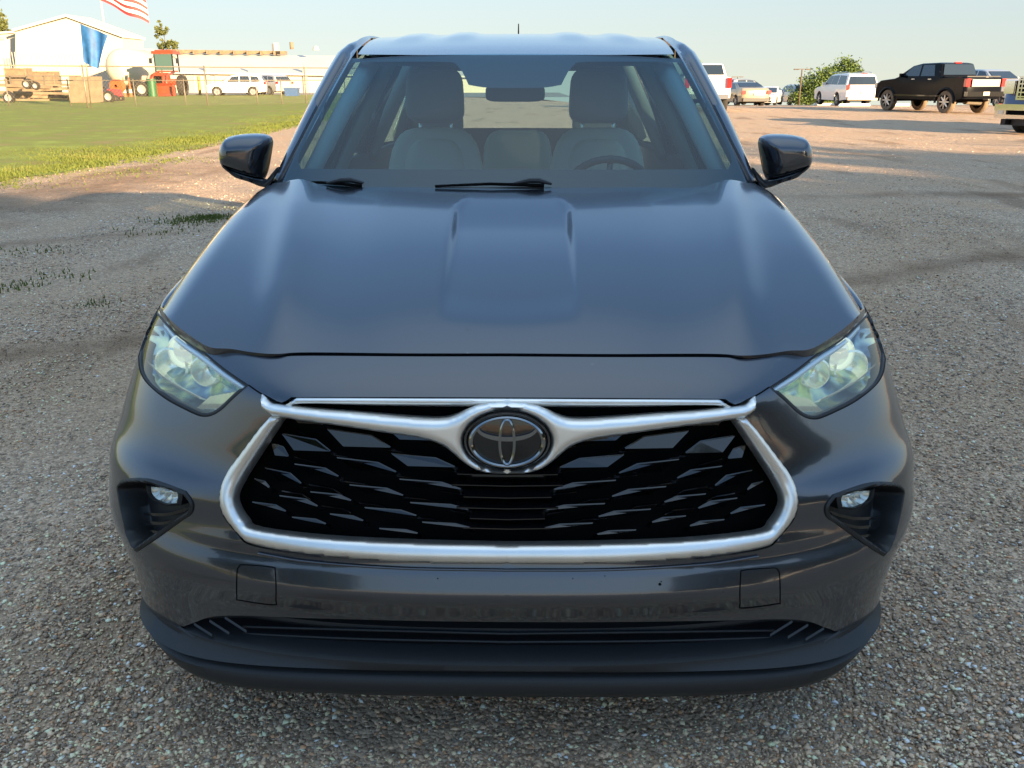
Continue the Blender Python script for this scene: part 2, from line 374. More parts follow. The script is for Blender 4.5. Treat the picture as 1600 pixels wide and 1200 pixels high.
# ---- outlines traced on the left half
HLT = [(240, 474), (247, 488), (275, 519), (313, 545), (350, 575), (389, 602)]
HL = loop(HLT, [(389, 602), (366, 622), (346, 641), (330, 650), (314, 651), (296, 644)],
          [(296, 644), (262, 626), (235, 605), (221, 587), (216, 566), (217, 530), (225, 500), (240, 474)], step=5)
GR = loop([(CX, 621), (640, 620.5), (455, 620.5)], [(455, 620.5), (440, 629), (424, 622), (413, 616)],
          [(413, 616), (412, 630), (425, 646), (408, 668), (372, 716), (354, 742), (343, 772), (347, 803), (370, 834), (394, 853), (484, 867), (627, 877), (CX, 880)], [(CX, 880), (CX, 621)], step=6)
FG = loop([(184, 760), (190, 751), (205, 747), (240, 749), (290, 767)], [(290, 767), (302, 785), (300, 802), (286, 812)], [(286, 812), (250, 838), (215, 862)], [(215, 862), (203, 846), (192, 808), (184, 760)], step=5)
hl_qz = px2qz(HL); gr_qz = px2qz(GR); gr_qz[:, 0] = np.where(GR[:, 0] >= CX - 1, 0, gr_qz[:, 0]); fg_qz = px2qz(FG)
# ---- painted front: bumper cover and fender fronts as one pressed skin, openings cut out
sh = cr([(CX, 557), (640, 557), (470, 556), (430, 559), (395, 556), (360, 550), (330, 548)], 6)
sh_qz = px2qz(sh); sh_qz[0, 0] = 0
hlt = cr([(330, 548), (305, 535), (272, 511), (246, 482), (241, 470)], 6); hlt_qz = px2qz(hlt)
def sz2qz(s, z): return [QL + s - float(f0(z) * 0 + fc(z)) - float(fD(z)), z]
end = np.array([sz2qz(1.02, .955), sz2qz(1.0, .80), sz2qz(.86, .78), sz2qz(.74, .725), sz2qz(.64, .62), sz2qz(.585, .50), sz2qz(.575, .40), sz2qz(.58, .30)])
bot = px2qz(cr([(232, 985), (255, 992), (300, 974), (350, 962), (488, 966), (640, 970), (CX, 972)], 6)); bot[-1, 0] = 0
outer = np.vstack([sh_qz, hlt_qz[1:], cr(end, .02), bot])
def cut_center(outer, gr):
    g = gr[gr[:, 0] > 1e-6]; zt, zb = gr[:, 1][gr[:, 0] <= 1e-6].max(), gr[:, 1][gr[:, 0] <= 1e-6].min()
    return np.vstack([outer, [[0, zb]], g[::-1], [[0, zt]]])
out2 = cut_center(outer, gr_qz)
panelA('bumper_cover', out2, [hl_qz, fg_qz], M['paint'], step=.011, lip=.018)
# ---- bonnet
def hpts(pl): return hit(pl[:, 0], pl[:, 1], 'B')[:, :2] * np.array([-1, 1])
fr_ = hpts(cr([(CX, 552), (640, 552), (480, 550.5), (430, 553), (395, 550.5), (360, 545), (330, 543), (305, 530), (272, 505), (246, 476), (238, 456)], 7)); fr_[0, 0] = 0
kk = fr_[:, 0] < .893; fr_ = fr_[kk]
side = cr([(fr_[-1, 0], fr_[-1, 1]), (.905, fr_[-1, 1] + .12), (.905, .95), (.885, 1.15), (.83, 1.32), (.79, 1.38)], .03)
rear = cr([(.79, 1.38), (.6, 1.32), (.3, 1.265), (0, 1.25)], .03)
hood2 = np.vstack([fr_, side[1:], rear[1:]]); P, T = cdt(hood2, [], .013, .013)
V = np.c_[-P[:, 0], P[:, 1], ZB(P[:, 0], P[:, 1])]; V, F = rim(V, [tuple(t) for t in T], np.tile([.0, .012, -.03], (len(V), 1)))
V, F = mir(V, F); hood = mk('hood', V, F, M['paint'], car, True, 50)
# fender crown between the bonnet's side edge and the flank
qq_ = np.linspace(.5, 1.0, 200); AE = SA(qq_, np.full(200, .935))
for sgn in (-1, 1):
    V = []; ss_ = np.linspace(.46, 1.62, 40); nv_ = 7
    for s_ in ss_:
        xo = float(np.interp(s_, AE[:, 1], -AE[:, 0])) if s_ < .98 else .935 - .02 * float(sst(1.0, 1.5, s_)); zo = .935 + .12 * float(sst(.95, 1.6, s_))
        xi = min(.893 - .07 * float(sst(1.0, 1.40, s_)), xo - .012); zi = float(ZB(np.array([xi]), np.array([s_]))[0]) - .008
        for k in range(nv_):
            t_ = k / (nv_ - 1); V.append((sgn * (xi + (xo - xi) * t_), s_, zi + (zo - zi) * t_ + .010 * math.sin(math.pi * t_)))
    F = [(i * nv_ + j, i * nv_ + j + 1, (i + 1) * nv_ + j + 1, (i + 1) * nv_ + j) for i in range(len(ss_) - 1) for j in range(nv_ - 1)]
    mk('fender_crown', V, F if sgn > 0 else [f[::-1] for f in F], M['paint'], car)
# dark gap liner under the bonnet edge
g0 = hit(sh[:, 0], sh[:, 1] - 3, 'A'); g0[:, 2] -= .022; mb = MB()
a = g0.copy(); a[:, 1] -= .02; b = g0.copy(); b[:, 1] += .09; b[:, 2] += .004
V = np.vstack([a, b]); n = len(a); F = [(i, i + 1, n + i + 1, n + i) for i in range(n - 1)]; V, F = mir(V, F); mk('hood_seal', V, F, M['deep'], car)
# ---- grille: cavity, fins, centre bars, chrome frame, wing, strip, badge
gp = loop([(CX, 616), (640, 616), (455, 616)], [(455, 616), (408, 625)], [(408, 625), (350, 745), (338, 775), (345, 810), (390, 860), (484, 873), (627, 883), (CX, 886)], [(CX, 886), (CX, 616)], step=14)
P, T = cdt(gp, [], 14, 14); V = hit(P[:, 0], P[:, 1], 'A'); V[:, 1] += .085; V[:, 0] = np.where(P[:, 0] > CX - 1, 0, V[:, 0]); V, F = mir(V, T)
grille = mk('grille', V, F, M['deep'], car)
cells = [((600, 676), (685, 695)), ((507, 679), (607, 706)), ((448, 655), (501, 669)), ((609, 718), (709, 737)), ((523, 724), (616, 745)), ((435, 686), (512, 712)),
         ((622, 758), (718, 772)), ((543, 767), (627, 782)), ((456, 734), (525, 752)), ((418, 700), (446, 720)), ((639, 795), (730, 804)), ((567, 803), (648, 814)),
         ((481, 778), (545, 790)), ((409, 740), (466, 763)), ((658, 826), (732, 833)), ((512, 813), (564, 822)), ((432, 784), (492, 799)), ((392, 757), (416, 769)),
         ((389, 794), (442, 807)), ((590, 836), (650, 842)), ((452, 818), (505, 827)), ((700, 700), (760, 741)), ((540, 652), (600, 664))]
V = []; F = []
def gpt(x, y, off): p = hit([x], [y], 'A')[0]; p[1] += off; return p
for (x0, y0), (x1, y1) in cells:
    if (x0, y0) == (700, 700): continue
    wd = x1 - x0; xm = x0 + wd * .66; ym = y0 + (y1 - y0) * .42; xt = x0 + wd * .30; hgt = 5.5 + wd * .09
    # facet between the upper edge and the lower front edge; the top rows lean back further
    lean = .006 if (y0 + y1) / 2 < 728 else .004; dz = min(15, 5 + wd * .10); xq = x0 + wd * .26
    u0 = gpt(x0, y0, .022 + lean); um = gpt(x0 + wd * .70, y0 + (y1 - y0) * .38, .022 + lean); u1 = gpt(x1, y1, .022); l0 = gpt(xq, max(y1 - 2, y0 + dz * .75), .022)
    if (y0 + y1) / 2 > 728: l0 = gpt(xq + wd * .2, y0 + (y1 - y0) * .25 + 1.6, .0225)
    b = len(V); V += [u0, um, u1, l0]; F += [(b, b + 3, b + 2, b + 1)]
    e0 = gpt(x0 - 1, y0 - 1.5, .0235 + lean); em = gpt(x0 + wd * .70, y0 + (y1 - y0) * .38 - 1.7, .0235 + lean); e1 = gpt(x1 + 1, y1 - 1.5, .0235)
    b = len(V); V += [u0, um, u1, e0, em, e1]; F += [(b, b + 1, b + 4, b + 3), (b + 1, b + 2, b + 5, b + 4)]
    b = len(V); V += [l0, u1, u0, gpt(xq, y1 + 9, .06), gpt(x1, y1 + 8, .06), gpt(x0, y0 + 9, .06)]; F += [(b, b + 3, b + 4, b + 1), (b + 2, b + 5, b + 3, b)]
    # vertical end rib down to the next cell
    b = len(V); V += [gpt(x1 - 6, y1, .03), gpt(x1 + 2, y1 + 1, .03), gpt(x1 + 12, y1 + 14, .045), gpt(x1 + 2, y1 + 16, .045)]; F += [(b, b + 1, b + 2, b + 3)]
# thinner second layer of scale edges behind the first
for (x0, y0), (x1, y1) in cells:
    if (x0, y0) == (700, 700): continue
    x0, x1, y0, y1 = x0 + 44, x1 + 38, y0 - 15, y1 - 13
    if x1 > 735: x1 = 735
    if x1 - x0 < 20 or y0 < 665: continue
    xm = x0 + (x1 - x0) * .7; ym = y0 + (y1 - y0) * .4
    pts = [gpt(x0, y0, .040), gpt(xm, ym, .040), gpt(x1, y1, .040), gpt(x1, y1 + 1.2, .038), gpt(xm, ym + 1.2, .038), gpt(x0, y0 + 1.2, .038)]
    b = len(V); V += pts; F += [(b, b + 1, b + 4, b + 5), (b + 1, b + 2, b + 3, b + 4)]
    pts = [gpt(x0, y0 + 1.2, .038), gpt(xm, ym + 1.2, .038), gpt(x1, y1 + 1.2, .038), gpt(x1, y1 + 8, .07), gpt(xm, ym + 8, .07), gpt(x0, y0 + 8, .07)]
    b = len(V); V += pts; F += [(b, b + 1, b + 4, b + 5), (b + 1, b + 2, b + 3, b + 4)]
for y, xa in ((747, 713), (783, 723), (817, 733), (764, 705), (800, 712), (832, 722)):
    lead = y in (747, 783, 817)
    for (ya, da, yb, db) in ((0, .022, 1.6, .022), (1.6, .022, 10, .05), (-7 if lead else -4, .05, 0, .022)):
        pts = [gpt(xa, y + ya, da), gpt(CX, y + 2 + ya, da), gpt(CX, y + 2 + yb, db), gpt(xa, y + yb, db)]; pts[1][0] = 0; pts[2][0] = 0
        b = len(V); V += pts; F += [(b, b + 1, b + 2, b + 3)]
V, F = mir(V, F); mk('grille_mesh', V, F, M['fin'], grille, False)
# radar block behind the middle of the grille
mb = MB(); c = gpt(CX, 782, .07); mb.box((0, c[1] - .004, c[2]), (.17, .02, .12)); mb.build('sensor_block', M['gloss_black'], grille)
fo = [(426, 649), (409, 668), (376, 712), (357, 740), (346, 772), (351, 801), (377, 836), (397, 850), (484, 864), (627, 874), (CX, 877)]
fi = [(CX, 849), (656, 846), (512, 839), (402, 826), (383, 813), (370, 793), (367, 772), (377, 749), (400, 714), (432, 666), (444, 650)]
puff('grille_frame', loop(fo, [(CX, 877), (CX, 849)], fi, [(444, 650), (426, 649)], step=5), M['chrome'], .014, 12, .004, step=3, cut=CX - 1)
pl = cr([(404, 864), (484, 878), (627, 888), (CX, 891)], 6); H = hit(pl[:, 0], pl[:, 1]); H = H + nA(H) * .0025; H[-1, 0] = 0; H = np.vstack([H, H[:-1][::-1] * [-1, 1, 1]]); mb = MB(); mb.tube(H, .0032, 8); mb.build('grille_lip', M['paint'], car, True)
wing = loop([(413, 617), (424, 628), (440, 632), (500, 639), (560, 644), (640, 651), (688, 653), (712, 648), (735, 637), (760, 631.5), (CX, 630)], [(CX, 630), (CX, 641)],
            [(CX + 0, 641)] + [(CX - 66 * math.sin(a), 686 - 45 * math.cos(a)) for a in np.linspace(.1, math.pi - .1, 18)] + [(CX, 731)], [(CX, 731), (CX, 738.5)],
            [(CX, 738.5), (765, 737), (742, 731), (722, 718), (706, 704), (688, 692), (655, 682), (600, 674), (540, 665), (480, 657), (430, 649)], [(430, 649), (417, 640), (412, 628), (413, 617)], step=5)
puff('grille_wing', wing, M['chrome'], .016, 13, .008, step=4, cut=CX - 1)
puff('grille_strip', loop([(CX, 624), (640, 623.5), (465, 622.5)], [(465, 622.5), (447, 633)], [(447, 633), (459, 634), (470, 630.5), (640, 631.5), (CX, 631.5)], [(CX, 631.5), (CX, 624)], step=5), M['chrome'], .005, 4, .004, step=3, cut=CX - 1)
# badge
eb = hit([CX], [686], 'A')[0]; eu = hit([CX], [645], 'A')[0] - hit([CX], [727], 'A')[0]; rz_ = np.linalg.norm(eu) / 2 * 1.07; rx_ = rz_ * 1.44
eup = eu / np.linalg.norm(eu); en = np.cross([1, 0, 0], eup); en = en if en[1] < 0 else -en; ec = eb + en * .012; ec[0] = 0
def ept(x, y, o): return ec + np.array([x, 0, 0]) + eup * y + en * o
mb = MB(); V = []; nn = 40
for r, o in ((1.03, -.02), (1.02, .004), (.97, .008), (.93, .004), (0.6, .006), (.0, .007)):
    V += [ept(rx_ * r * math.cos(2 * math.pi * k / nn), rz_ * r * math.sin(2 * math.pi * k / nn), o) for k in range(nn)]
F = [(i * nn + k, i * nn + (k + 1) % nn, (i + 1) * nn + (k + 1) % nn, (i + 1) * nn + k) for i in range(5) for k in range(nn)]
badge = mk('badge', V, F, M['gloss_black'], car, True, 40)
def ell(cx, cy, a, b, ta, tb, hi=.008, o=.009):       # flat-topped ellipse ring with varying width
    V = []; n = 48
    for k in range(n):
        t = 2 * math.pi * k / n; c, s = math.cos(t), math.sin(t)
        for (f, oo) in ((0, o - .006), (.12, o + hi * .5), (.5, o + hi * .75), (.88, o + hi * .5), (1, o - .006)):
            V.append(ept(cx + (a - ta * f) * c, cy + (b - tb * f) * s, oo))
    F = [(k * 5 + j, k * 5 + j + 1, ((k + 1) % n) * 5 + j + 1, ((k + 1) % n) * 5 + j) for k in range(n) for j in range(4)]
    return V, F
mb = MB(); mb.add(*ell(0, 0, rx_ * .92, rz_ * .92, rx_ * .125, rz_ * .14)); mb.add(*ell(0, -rz_ * .01, rx_ * .215, rz_ * .87, rx_ * .085, rz_ * .17, .009))
V = []; n = 30
for k in range(n + 1):                                  # the lower arc of the wide flat ellipse
    t = math.pi * (1.03 + .94 * k / n); c, s = math.cos(t), math.sin(t)
    for (f, oo) in ((0, .004), (.15, .0135), (.85, .0135), (1, .004)):
        V.append(ept(rx_ * (.74 - .10 * f) * c, rz_ * (.50 + (.50 - .22 * f) * s + .0), oo))
F = [(k * 4 + j, k * 4 + j + 1, k * 4 + j + 5, k * 4 + j + 4) for k in range(n) for j in range(3)]; mb.add(V, F)
mb.build('emblem', M['dark_chrome'], badge, True, 30)
# ---- headlights
def off(P, n, d): return P + n * d
def lamp_side(sgn):
    hd = bpy.data.objects.new('headlight', None); COL.objects.link(hd); hd.parent = car
    def put(name, V, F, m, ang=None):
        V = np.array(V, float).copy()
        if sgn > 0: V[:, 0] *= -1; F = [tuple(f)[::-1] for f in F]
        return mk(name, V, F, m, hd, True, ang)
    P, T = cdt(hl_qz, [], .012, .012); S = SA(P[:, 0] / QL, P[:, 1]); n = nA(S)
    put('lens', S - n * .004, T, M['lens'])
    d = dpoly(P, hl_qz); x = np.clip(d / .05, 0, 1)
    B = S - n * (.012 + .05 * np.sqrt(x))[:, None]; B[:, 1] += .02 * x
    put('lamp_bowl', B, T, M['bowl'])
    # black gasket round the lamp
    O = loop([tuple(p) for p in HL], step=5); c = HL.mean(0)
    ins = []
    for i, p in enumerate(HL):
        a = HL[i - 1]; b = HL[(i + 1) % len(HL)]; t = (b - a) / (np.linalg.norm(b - a) + 1e-9); nn_ = np.array([-t[1], t[0]]); nn_ = nn_ if nn_ @ (c - p) > 0 else -nn_
        bias = 6 if (p[1] > 612) else 3.5
        ins.append(p + nn_ * bias)
    ins = px2qz(np.array(ins)); A1 = SA(hl_qz[:, 0] / QL, hl_qz[:, 1]); A2 = SA(ins[:, 0] / QL, ins[:, 1]); n1 = nA(A1); k = len(A1)
    V = np.vstack([A1 - n1 * .012, A1 - n1 * .002, A2 - nA(A2) * .001, A2 - nA(A2) * .03]); F = [(r * k + i, r * k + (i + 1) % k, (r + 1) * k + (i + 1) % k, (r + 1) * k + i) for r in range(3) for i in range(k)]
    put('gasket', V, F, M['black'])
    # bright brow along the top edge
    tp = cr([(252, 500), (275, 526), (313, 552), (350, 581), (380, 603)], 6); bt = cr([(250, 508), (272, 533), (308, 560), (345, 589), (374, 608)], 6)
    n_ = min(len(tp), len(bt)); tp = tp[np.linspace(0, len(tp) - 1, n_).astype(int)]; bt = bt[np.linspace(0, len(bt) - 1, n_).astype(int)]
    a = hit(tp[:, 0], tp[:, 1]); b = hit(bt[:, 0], bt[:, 1]); na = nA(a); nb = nA(b)
    V = np.vstack([a - na * .03, a - na * .006, b - nb * .012, b - nb * .045]); F = [(r * n_ + i, r * n_ + i + 1, (r + 1) * n_ + i + 1, (r + 1) * n_ + i) for r in range(3) for i in range(n_ - 1)]
    put('daytime_strip', V, F, M['brow'])
    # projector and reflector pods
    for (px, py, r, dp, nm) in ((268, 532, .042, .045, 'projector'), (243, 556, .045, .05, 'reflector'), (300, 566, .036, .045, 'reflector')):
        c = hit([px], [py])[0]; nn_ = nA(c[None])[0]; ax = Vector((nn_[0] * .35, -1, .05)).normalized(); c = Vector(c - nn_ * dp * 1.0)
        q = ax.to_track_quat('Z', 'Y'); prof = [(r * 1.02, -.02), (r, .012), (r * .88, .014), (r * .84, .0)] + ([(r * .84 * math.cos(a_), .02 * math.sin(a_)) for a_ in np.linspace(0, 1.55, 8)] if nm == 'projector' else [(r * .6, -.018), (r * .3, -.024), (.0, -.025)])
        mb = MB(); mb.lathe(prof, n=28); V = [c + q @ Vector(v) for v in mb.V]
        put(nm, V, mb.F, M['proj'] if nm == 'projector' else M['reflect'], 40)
    # clear side block of ribs at the inner tip and a shelf across the bowl
    V = []; F = []
    for i in range(9):
        x = 372 - i * 6.5; y0 = 608 + i * .3; a = gq(x, y0 + i * .8, .016); b_ = gq(x - 22, y0 + 30 - i * .5, .016); a2 = gq(x + 3, y0 + i * .8 + 1, .03); b2 = gq(x - 19, y0 + 31 - i * .5, .03)
        k = len(V); V += [a, b_, b2, a2]; F.append((k, k + 1, k + 2, k + 3))
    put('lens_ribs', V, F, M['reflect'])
    V = []; F = []
    sh1 = [(222, 560), (245, 583), (275, 603), (303, 618)]; sh1 = cr(sh1, 6)
    for (x, y) in sh1: V += [gq(x, y, .012), gq(x + 1, y + 4, .014), gq(x + 2, y + 6, .05)]
    F = [(3 * i + j, 3 * i + j + 1, 3 * i + j + 4, 3 * i + j + 3) for i in range(len(sh1) - 1) for j in range(2)]
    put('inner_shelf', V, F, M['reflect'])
    return hd
def gq(x, y, dp):
    P = hit([x], [y]); return (P - nA(P) * dp)[0]
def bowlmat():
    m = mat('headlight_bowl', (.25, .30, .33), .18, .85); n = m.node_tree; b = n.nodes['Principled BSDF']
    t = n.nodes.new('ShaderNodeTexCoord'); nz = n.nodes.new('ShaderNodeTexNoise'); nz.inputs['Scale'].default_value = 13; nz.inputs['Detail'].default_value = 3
    r = n.nodes.new('ShaderNodeValToRGB'); e = r.color_ramp.elements; e[0].position = .35; e[0].color = (.06, .10, .17, 1); e[1].position = .62; e[1].color = (.80, .88, .55, 1)  # patchy blue and yellow-green reflections put into the bowl's colour
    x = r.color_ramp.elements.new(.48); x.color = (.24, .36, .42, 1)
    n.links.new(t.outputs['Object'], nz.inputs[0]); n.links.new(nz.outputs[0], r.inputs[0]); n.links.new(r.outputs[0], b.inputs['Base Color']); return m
M['bowl'] = bowlmat(); M['brow'] = mat('pale_blue_light_guide', (.80, .88, .95), .3, .3, .5)
M['proj'] = mat('projector_glow_glass', (.45, .52, .45), .05, .6, 1.0, emit=((.92, 1.0, .82), .06)); M['reflect'] = mat('yellowish_glow_reflector', (.84, .88, .74), .2, .8, emit=((.92, 1.0, .82), .012))  # faint glow added to brighten the lamp interiors, ribs and shelf included
lamp_side(-1); lamp_side(1)
# ---- fog lamp pockets
M['bezel'] = mat('satin_black_plastic', (.010, .011, .012), .42, bump=.2, bscale=900); M['foglamp'] = mat('fog_lamp_reflector', (.85, .85, .8), .15, .55)
def fog_side(sgn):
    hd = bpy.data.objects.new('fog_light_pocket', None); COL.objects.link(hd); hd.parent = car
    def put(name, V, F, m, ang=50):
        V = np.array(V, float).copy()
        if sgn > 0: V[:, 0] *= -1; F = [tuple(f)[::-1] for f in F]
        return mk(name, V, F, m, hd, True, ang)
    P, T = cdt(fg_qz, [], .005, .005); S = SA(P[:, 0] / QL, P[:, 1]); n = nA(S); d = dpoly(P, fg_qz)
    lipd = .006 - .003 * np.abs(np.clip(d / .010, 0, 1) * 2 - 1); dep = sst(.008, .022, d) * .058
    V = S - n * (dep - lipd * (d < .012))[:, None]; V, F = rim(V, [tuple(t) for t in T], -n * .02); put('bezel', V, F, M['bezel'])
    V = []; F = []                                              # slats below the lamp
    for i in range(4):
        y = 800 + i * 13; xa = 208 + i * 5; xb = 282 - i * 13; pts = cr([(xa, y + 3), ((xa + xb) / 2, y + 5), (xb, y - 2)], 7); k = len(V)
        for x, yy in pts: V += [gq(x, yy, .038), gq(x, yy - .5, .026), gq(x, yy + 4, .028), gq(x, yy + 5, .05)]
        F += [(k + 4 * j + r, k + 4 * j + r + 1, k + 4 * j + r + 5, k + 4 * j + r + 4) for j in range(len(pts) - 1) for r in range(3)]
    put('slat_insert', V, F, M['gloss_black'])
    lo = loop([(217, 763), (260, 766)], [(260, 766), (266, 777), (264, 791)], [(264, 791), (245, 791), (227, 784)], [(227, 784), (219, 775), (217, 763)], step=4)
    P2, T2 = cdt(lo, [], 4, 4); H = hit(P2[:, 0], P2[:, 1]); nh = nA(H); dd = dpoly(P2, lo)
    V = H - nh * .026; put('fog_lens', V + nh * (.004 * np.clip(dd / 6, 0, 1))[:, None], T2, M['lens'])
    put('fog_lamp', H - nh * (.030 + .012 * np.abs(np.sin(P2[:, 0] * .3)) * np.clip(dd / 5, 0, 1))[:, None], T2, M['foglamp'], 30)
    n_ = len(lo); L1 = hit(lo[:, 0], lo[:, 1]); n1 = nA(L1); c = lo.mean(0); lo2 = c + (lo - c) * 1.22; L2 = hit(lo2[:, 0], lo2[:, 1]); n2 = nA(L2)
    V = np.vstack([L1 - n1 * .05, L1 - n1 * .022, L2 - n2 * .026, L2 - n2 * .06]); put('lamp_surround', V, [(r * n_ + i, r * n_ + (i + 1) % n_, (r + 1) * n_ + (i + 1) % n_, (r + 1) * n_ + i) for r in range(3) for i in range(n_)], M['black'])
fog_side(-1); fog_side(1)
# ---- lower cladding: air intake, shelf and lip, one ring-shaped sweep
rows = [(.43, .06), (.402, .030), (.398, .075), (.365, .085), (.36, .06), (.352, .058), (.345, .088), (.326, .088), (.321, .045), (.3175, .006), (.312, -.006), (.300, -.008), (.292, .0), (.288, .022), (.276, .03), (.270, .014), (.262, .006), (.235, .004), (.212, .02), (.205, .05), (.205, .35)]
def clad(q, r):
    i = int(r); z, o = rows[i]; k = float(np.interp(q, q_, k_)); g = float(np.interp(q, q_, g_))
    t = float(sst(.62, .86, g)); zz = z
    if i <= 8: o = o * (1 - t) + t * (.012 if i > 0 else .03)
    rise = float(sst(.78, 1.0, g)); zz = z + (rise * .012 if z < .33 else rise * .010)
    if i >= 12: zz -= .012 * float(sst(.4, .9, g)); k = k ** 1.35
    W = float(fW(max(zz, .2))) + (.0 if i < 8 else (-.008 if i < 13 else (-.02 if i < 17 else -.04))); X = g * W
    s = o + float(fD(zz)) * k + (float(fc(zz)) * t if i < 9 else 0) + max(q - 1, 0) * QL
    return (-X, s, zz)
us = list(np.linspace(0, 1.04, 70)); V, F = grid(lambda u, r: clad(u, r), us, range(len(rows))); V = np.array(V); V[:, 0] = np.where(np.abs(V[:, 0]) < 1e-6, 0, V[:, 0])
V2, F2 = mir(V, F); mk('lower_bumper', V2, F2, M['black'], car, True, 50)
# diagonal vent ribs at both ends and two long grooves
for i in range(5):
    x = 352 - i * 24; y = 962 + i * 5; k = 0; V = []; F = []
    for (a, b) in ((0, 0), (34 - i * 3, 22 - i * 2)):
        P_ = hit([x + a], [y + b])[0]; V += [P_ + np.array([0, -.002, .0]), P_ + np.array([0, -.006, -.004]), P_ + np.array([0, .004, -.009])]
    F += [(k, k + 1, k + 4, k + 3), (k + 1, k + 2, k + 5, k + 4)]
    for sg in (-1, 1): mk('vent_rib', np.array(V) * [-sg, 1, 1], F, M['black'], car, False)
for (yy, s_) in (((979, 984, 990), .050), ((990, 998, 1003), .050)):
    pts = cr([(380, yy[0]), (560, yy[1]), (CX, yy[2])], 14); V = []; 
    for x, y in pts:
        P_ = lp(x, y, .0); X = P_[0]; k = float(FA(np.array([X]), np.array([.37]))[0]); P_ = lp(x, y, k + .035); V.append(P_)
    V = np.array(V); V[-1, 0] = 0; full = np.vstack([V, V[:-1][::-1] * np.array([-1, 1, 1])]); mb = MB(); mb.tube(full, .0035, 6); mb.build('intake_bar', M['black'], car, True)
# tow hook covers: thin grooves
for sgn in (-1, 1):
    sq = loop([(379, 882), (424, 886), (430, 893), (431, 938), (427, 945), (376, 938), (370, 932), (371, 889), (379, 882)], step=4)
    H = hit(sq[:, 0], sq[:, 1]); H = H + nA(H) * .0004; H[:, 0] *= (1 if sgn < 0 else -1); mb = MB(); mb.tube(H, .0013, 5, closed=True); mb.build('tow_hook_cover', M['deep'], car, True)
# seams from lamp tips to the chrome wing
for sgn in (-1, 1):
    pl = cr([(389, 602), (400, 610), (413, 618)], 3); H = hit(pl[:, 0], pl[:, 1]); H = H + nA(H) * .0003; H[:, 0] *= (1 if sgn < 0 else -1); mb = MB(); mb.tube(H, .0018, 5); mb.build('panel_gap', M['deep'], car, True)
# dead insects on the bumper
for (x, y, r) in ((1031, 913, .004), (1033, 909, .002), (684, 904, .002), (895, 904, .0016), (945, 900, .0016), (1130, 925, .0015), (1140, 960, .0012), (730, 515, .0012)):
    h = hit([x], [y], 'A' if y > 560 else 'B')[0]; mb = MB(); mb.lathe([(0, -r), (r, 0), (0, r)], h, n=6); mb.build('insect_speck', M['deep'], car)

# ---- windscreen, pillars, roof
ws_bl = lp(437, 293, 1.42); ws_tl = lp(548, 91, 2.05)
def WS(a, b, o=0.0):            # a -1..1 across, b 0 bottom..1 top
    A = abs(a); Xb, Xt = -ws_bl[0], -ws_tl[0]; x = (Xb + (Xt - Xb) * b) * a
    s0 = 1.235 + (1.955 - 1.235) * b; s1 = ws_bl[1] + (ws_tl[1] - ws_bl[1]) * b; z0 = 1.158 + (1.583 - 1.158) * b; z1 = ws_bl[2] + (ws_tl[2] - ws_bl[2]) * b
    s = s0 + (s1 - s0) * A ** 2.4; z = z0 + (z1 - z0) * A ** 2.2; bul = .028 * math.sin(math.pi * min(max(b, 0), 1))
    return np.array([x, s - bul * .5 + o * .5, z + bul * .87 - o * .87])
V, F = grid(lambda u, v: WS(u, v), np.linspace(-1, 1, 41), np.linspace(-.06, 1, 25)); mk('windshield', V, F, M['glass'], car)
# printed black border: ring between the glass edge and a rounded opening
def wsuv(px, py):
    best = None; a, b = (px - 800) / 330, (293 - py) / 200
    for _ in range(25):
        def pr(a, b):
            p = WS(a, b) ; d = RL.T @ (p - CO); z = d @ FWD; return np.array([800 + FPX * (d @ RT) / z, 600 - FPX * (d @ UPV) / z])
        f = pr(a, b) - (px, py); J = np.c_[(pr(a + 1e-3, b) - pr(a, b)) / 1e-3, (pr(a, b + 1e-3) - pr(a, b)) / 1e-3]; da = np.linalg.solve(J, -f); a += da[0]; b += da[1]
    return a, b
inn = loop([(470, 262), (465, 250), (468, 238), (500, 174), (534, 110), (545, 98), (570, 95)], [(570, 95), (690, 95), (712, 98), (722, 110), (732, 131)], [(732, 131), (757, 135), (CX + 8, 136)], [(CX + 8, 136), (CX + 8, 263)], [(CX + 8, 263), (640, 263), (470, 262)], step=8)
uv = np.array([wsuv(*p) for p in inn]); uv[:, 0] = np.where(inn[:, 0] > CX + 6, 0, uv[:, 0]); uvL = uv[uv[:, 0] < 0]; jm = int(np.argmax(np.linalg.norm(np.diff(uvL, axis=0), axis=1))) + 1; uvL = np.roll(uvL, -jm, axis=0)
ring_in = np.vstack([uvL, (uvL * [-1, 1])[::-1]])
P, T = cdt(cr([(-1, -.06), (1, -.06)], .05).tolist() + cr([(1, -.06), (1, 1)], .05)[1:].tolist() + cr([(1, 1), (-1, 1)], .05)[1:].tolist() + cr([(-1, 1), (-1, -.06)], .05)[1:-1].tolist(), [ring_in], .05, .05)
V = [WS(a, b, .004) for a, b in P]; mk('windshield_border', V, T, M['frit'], car)
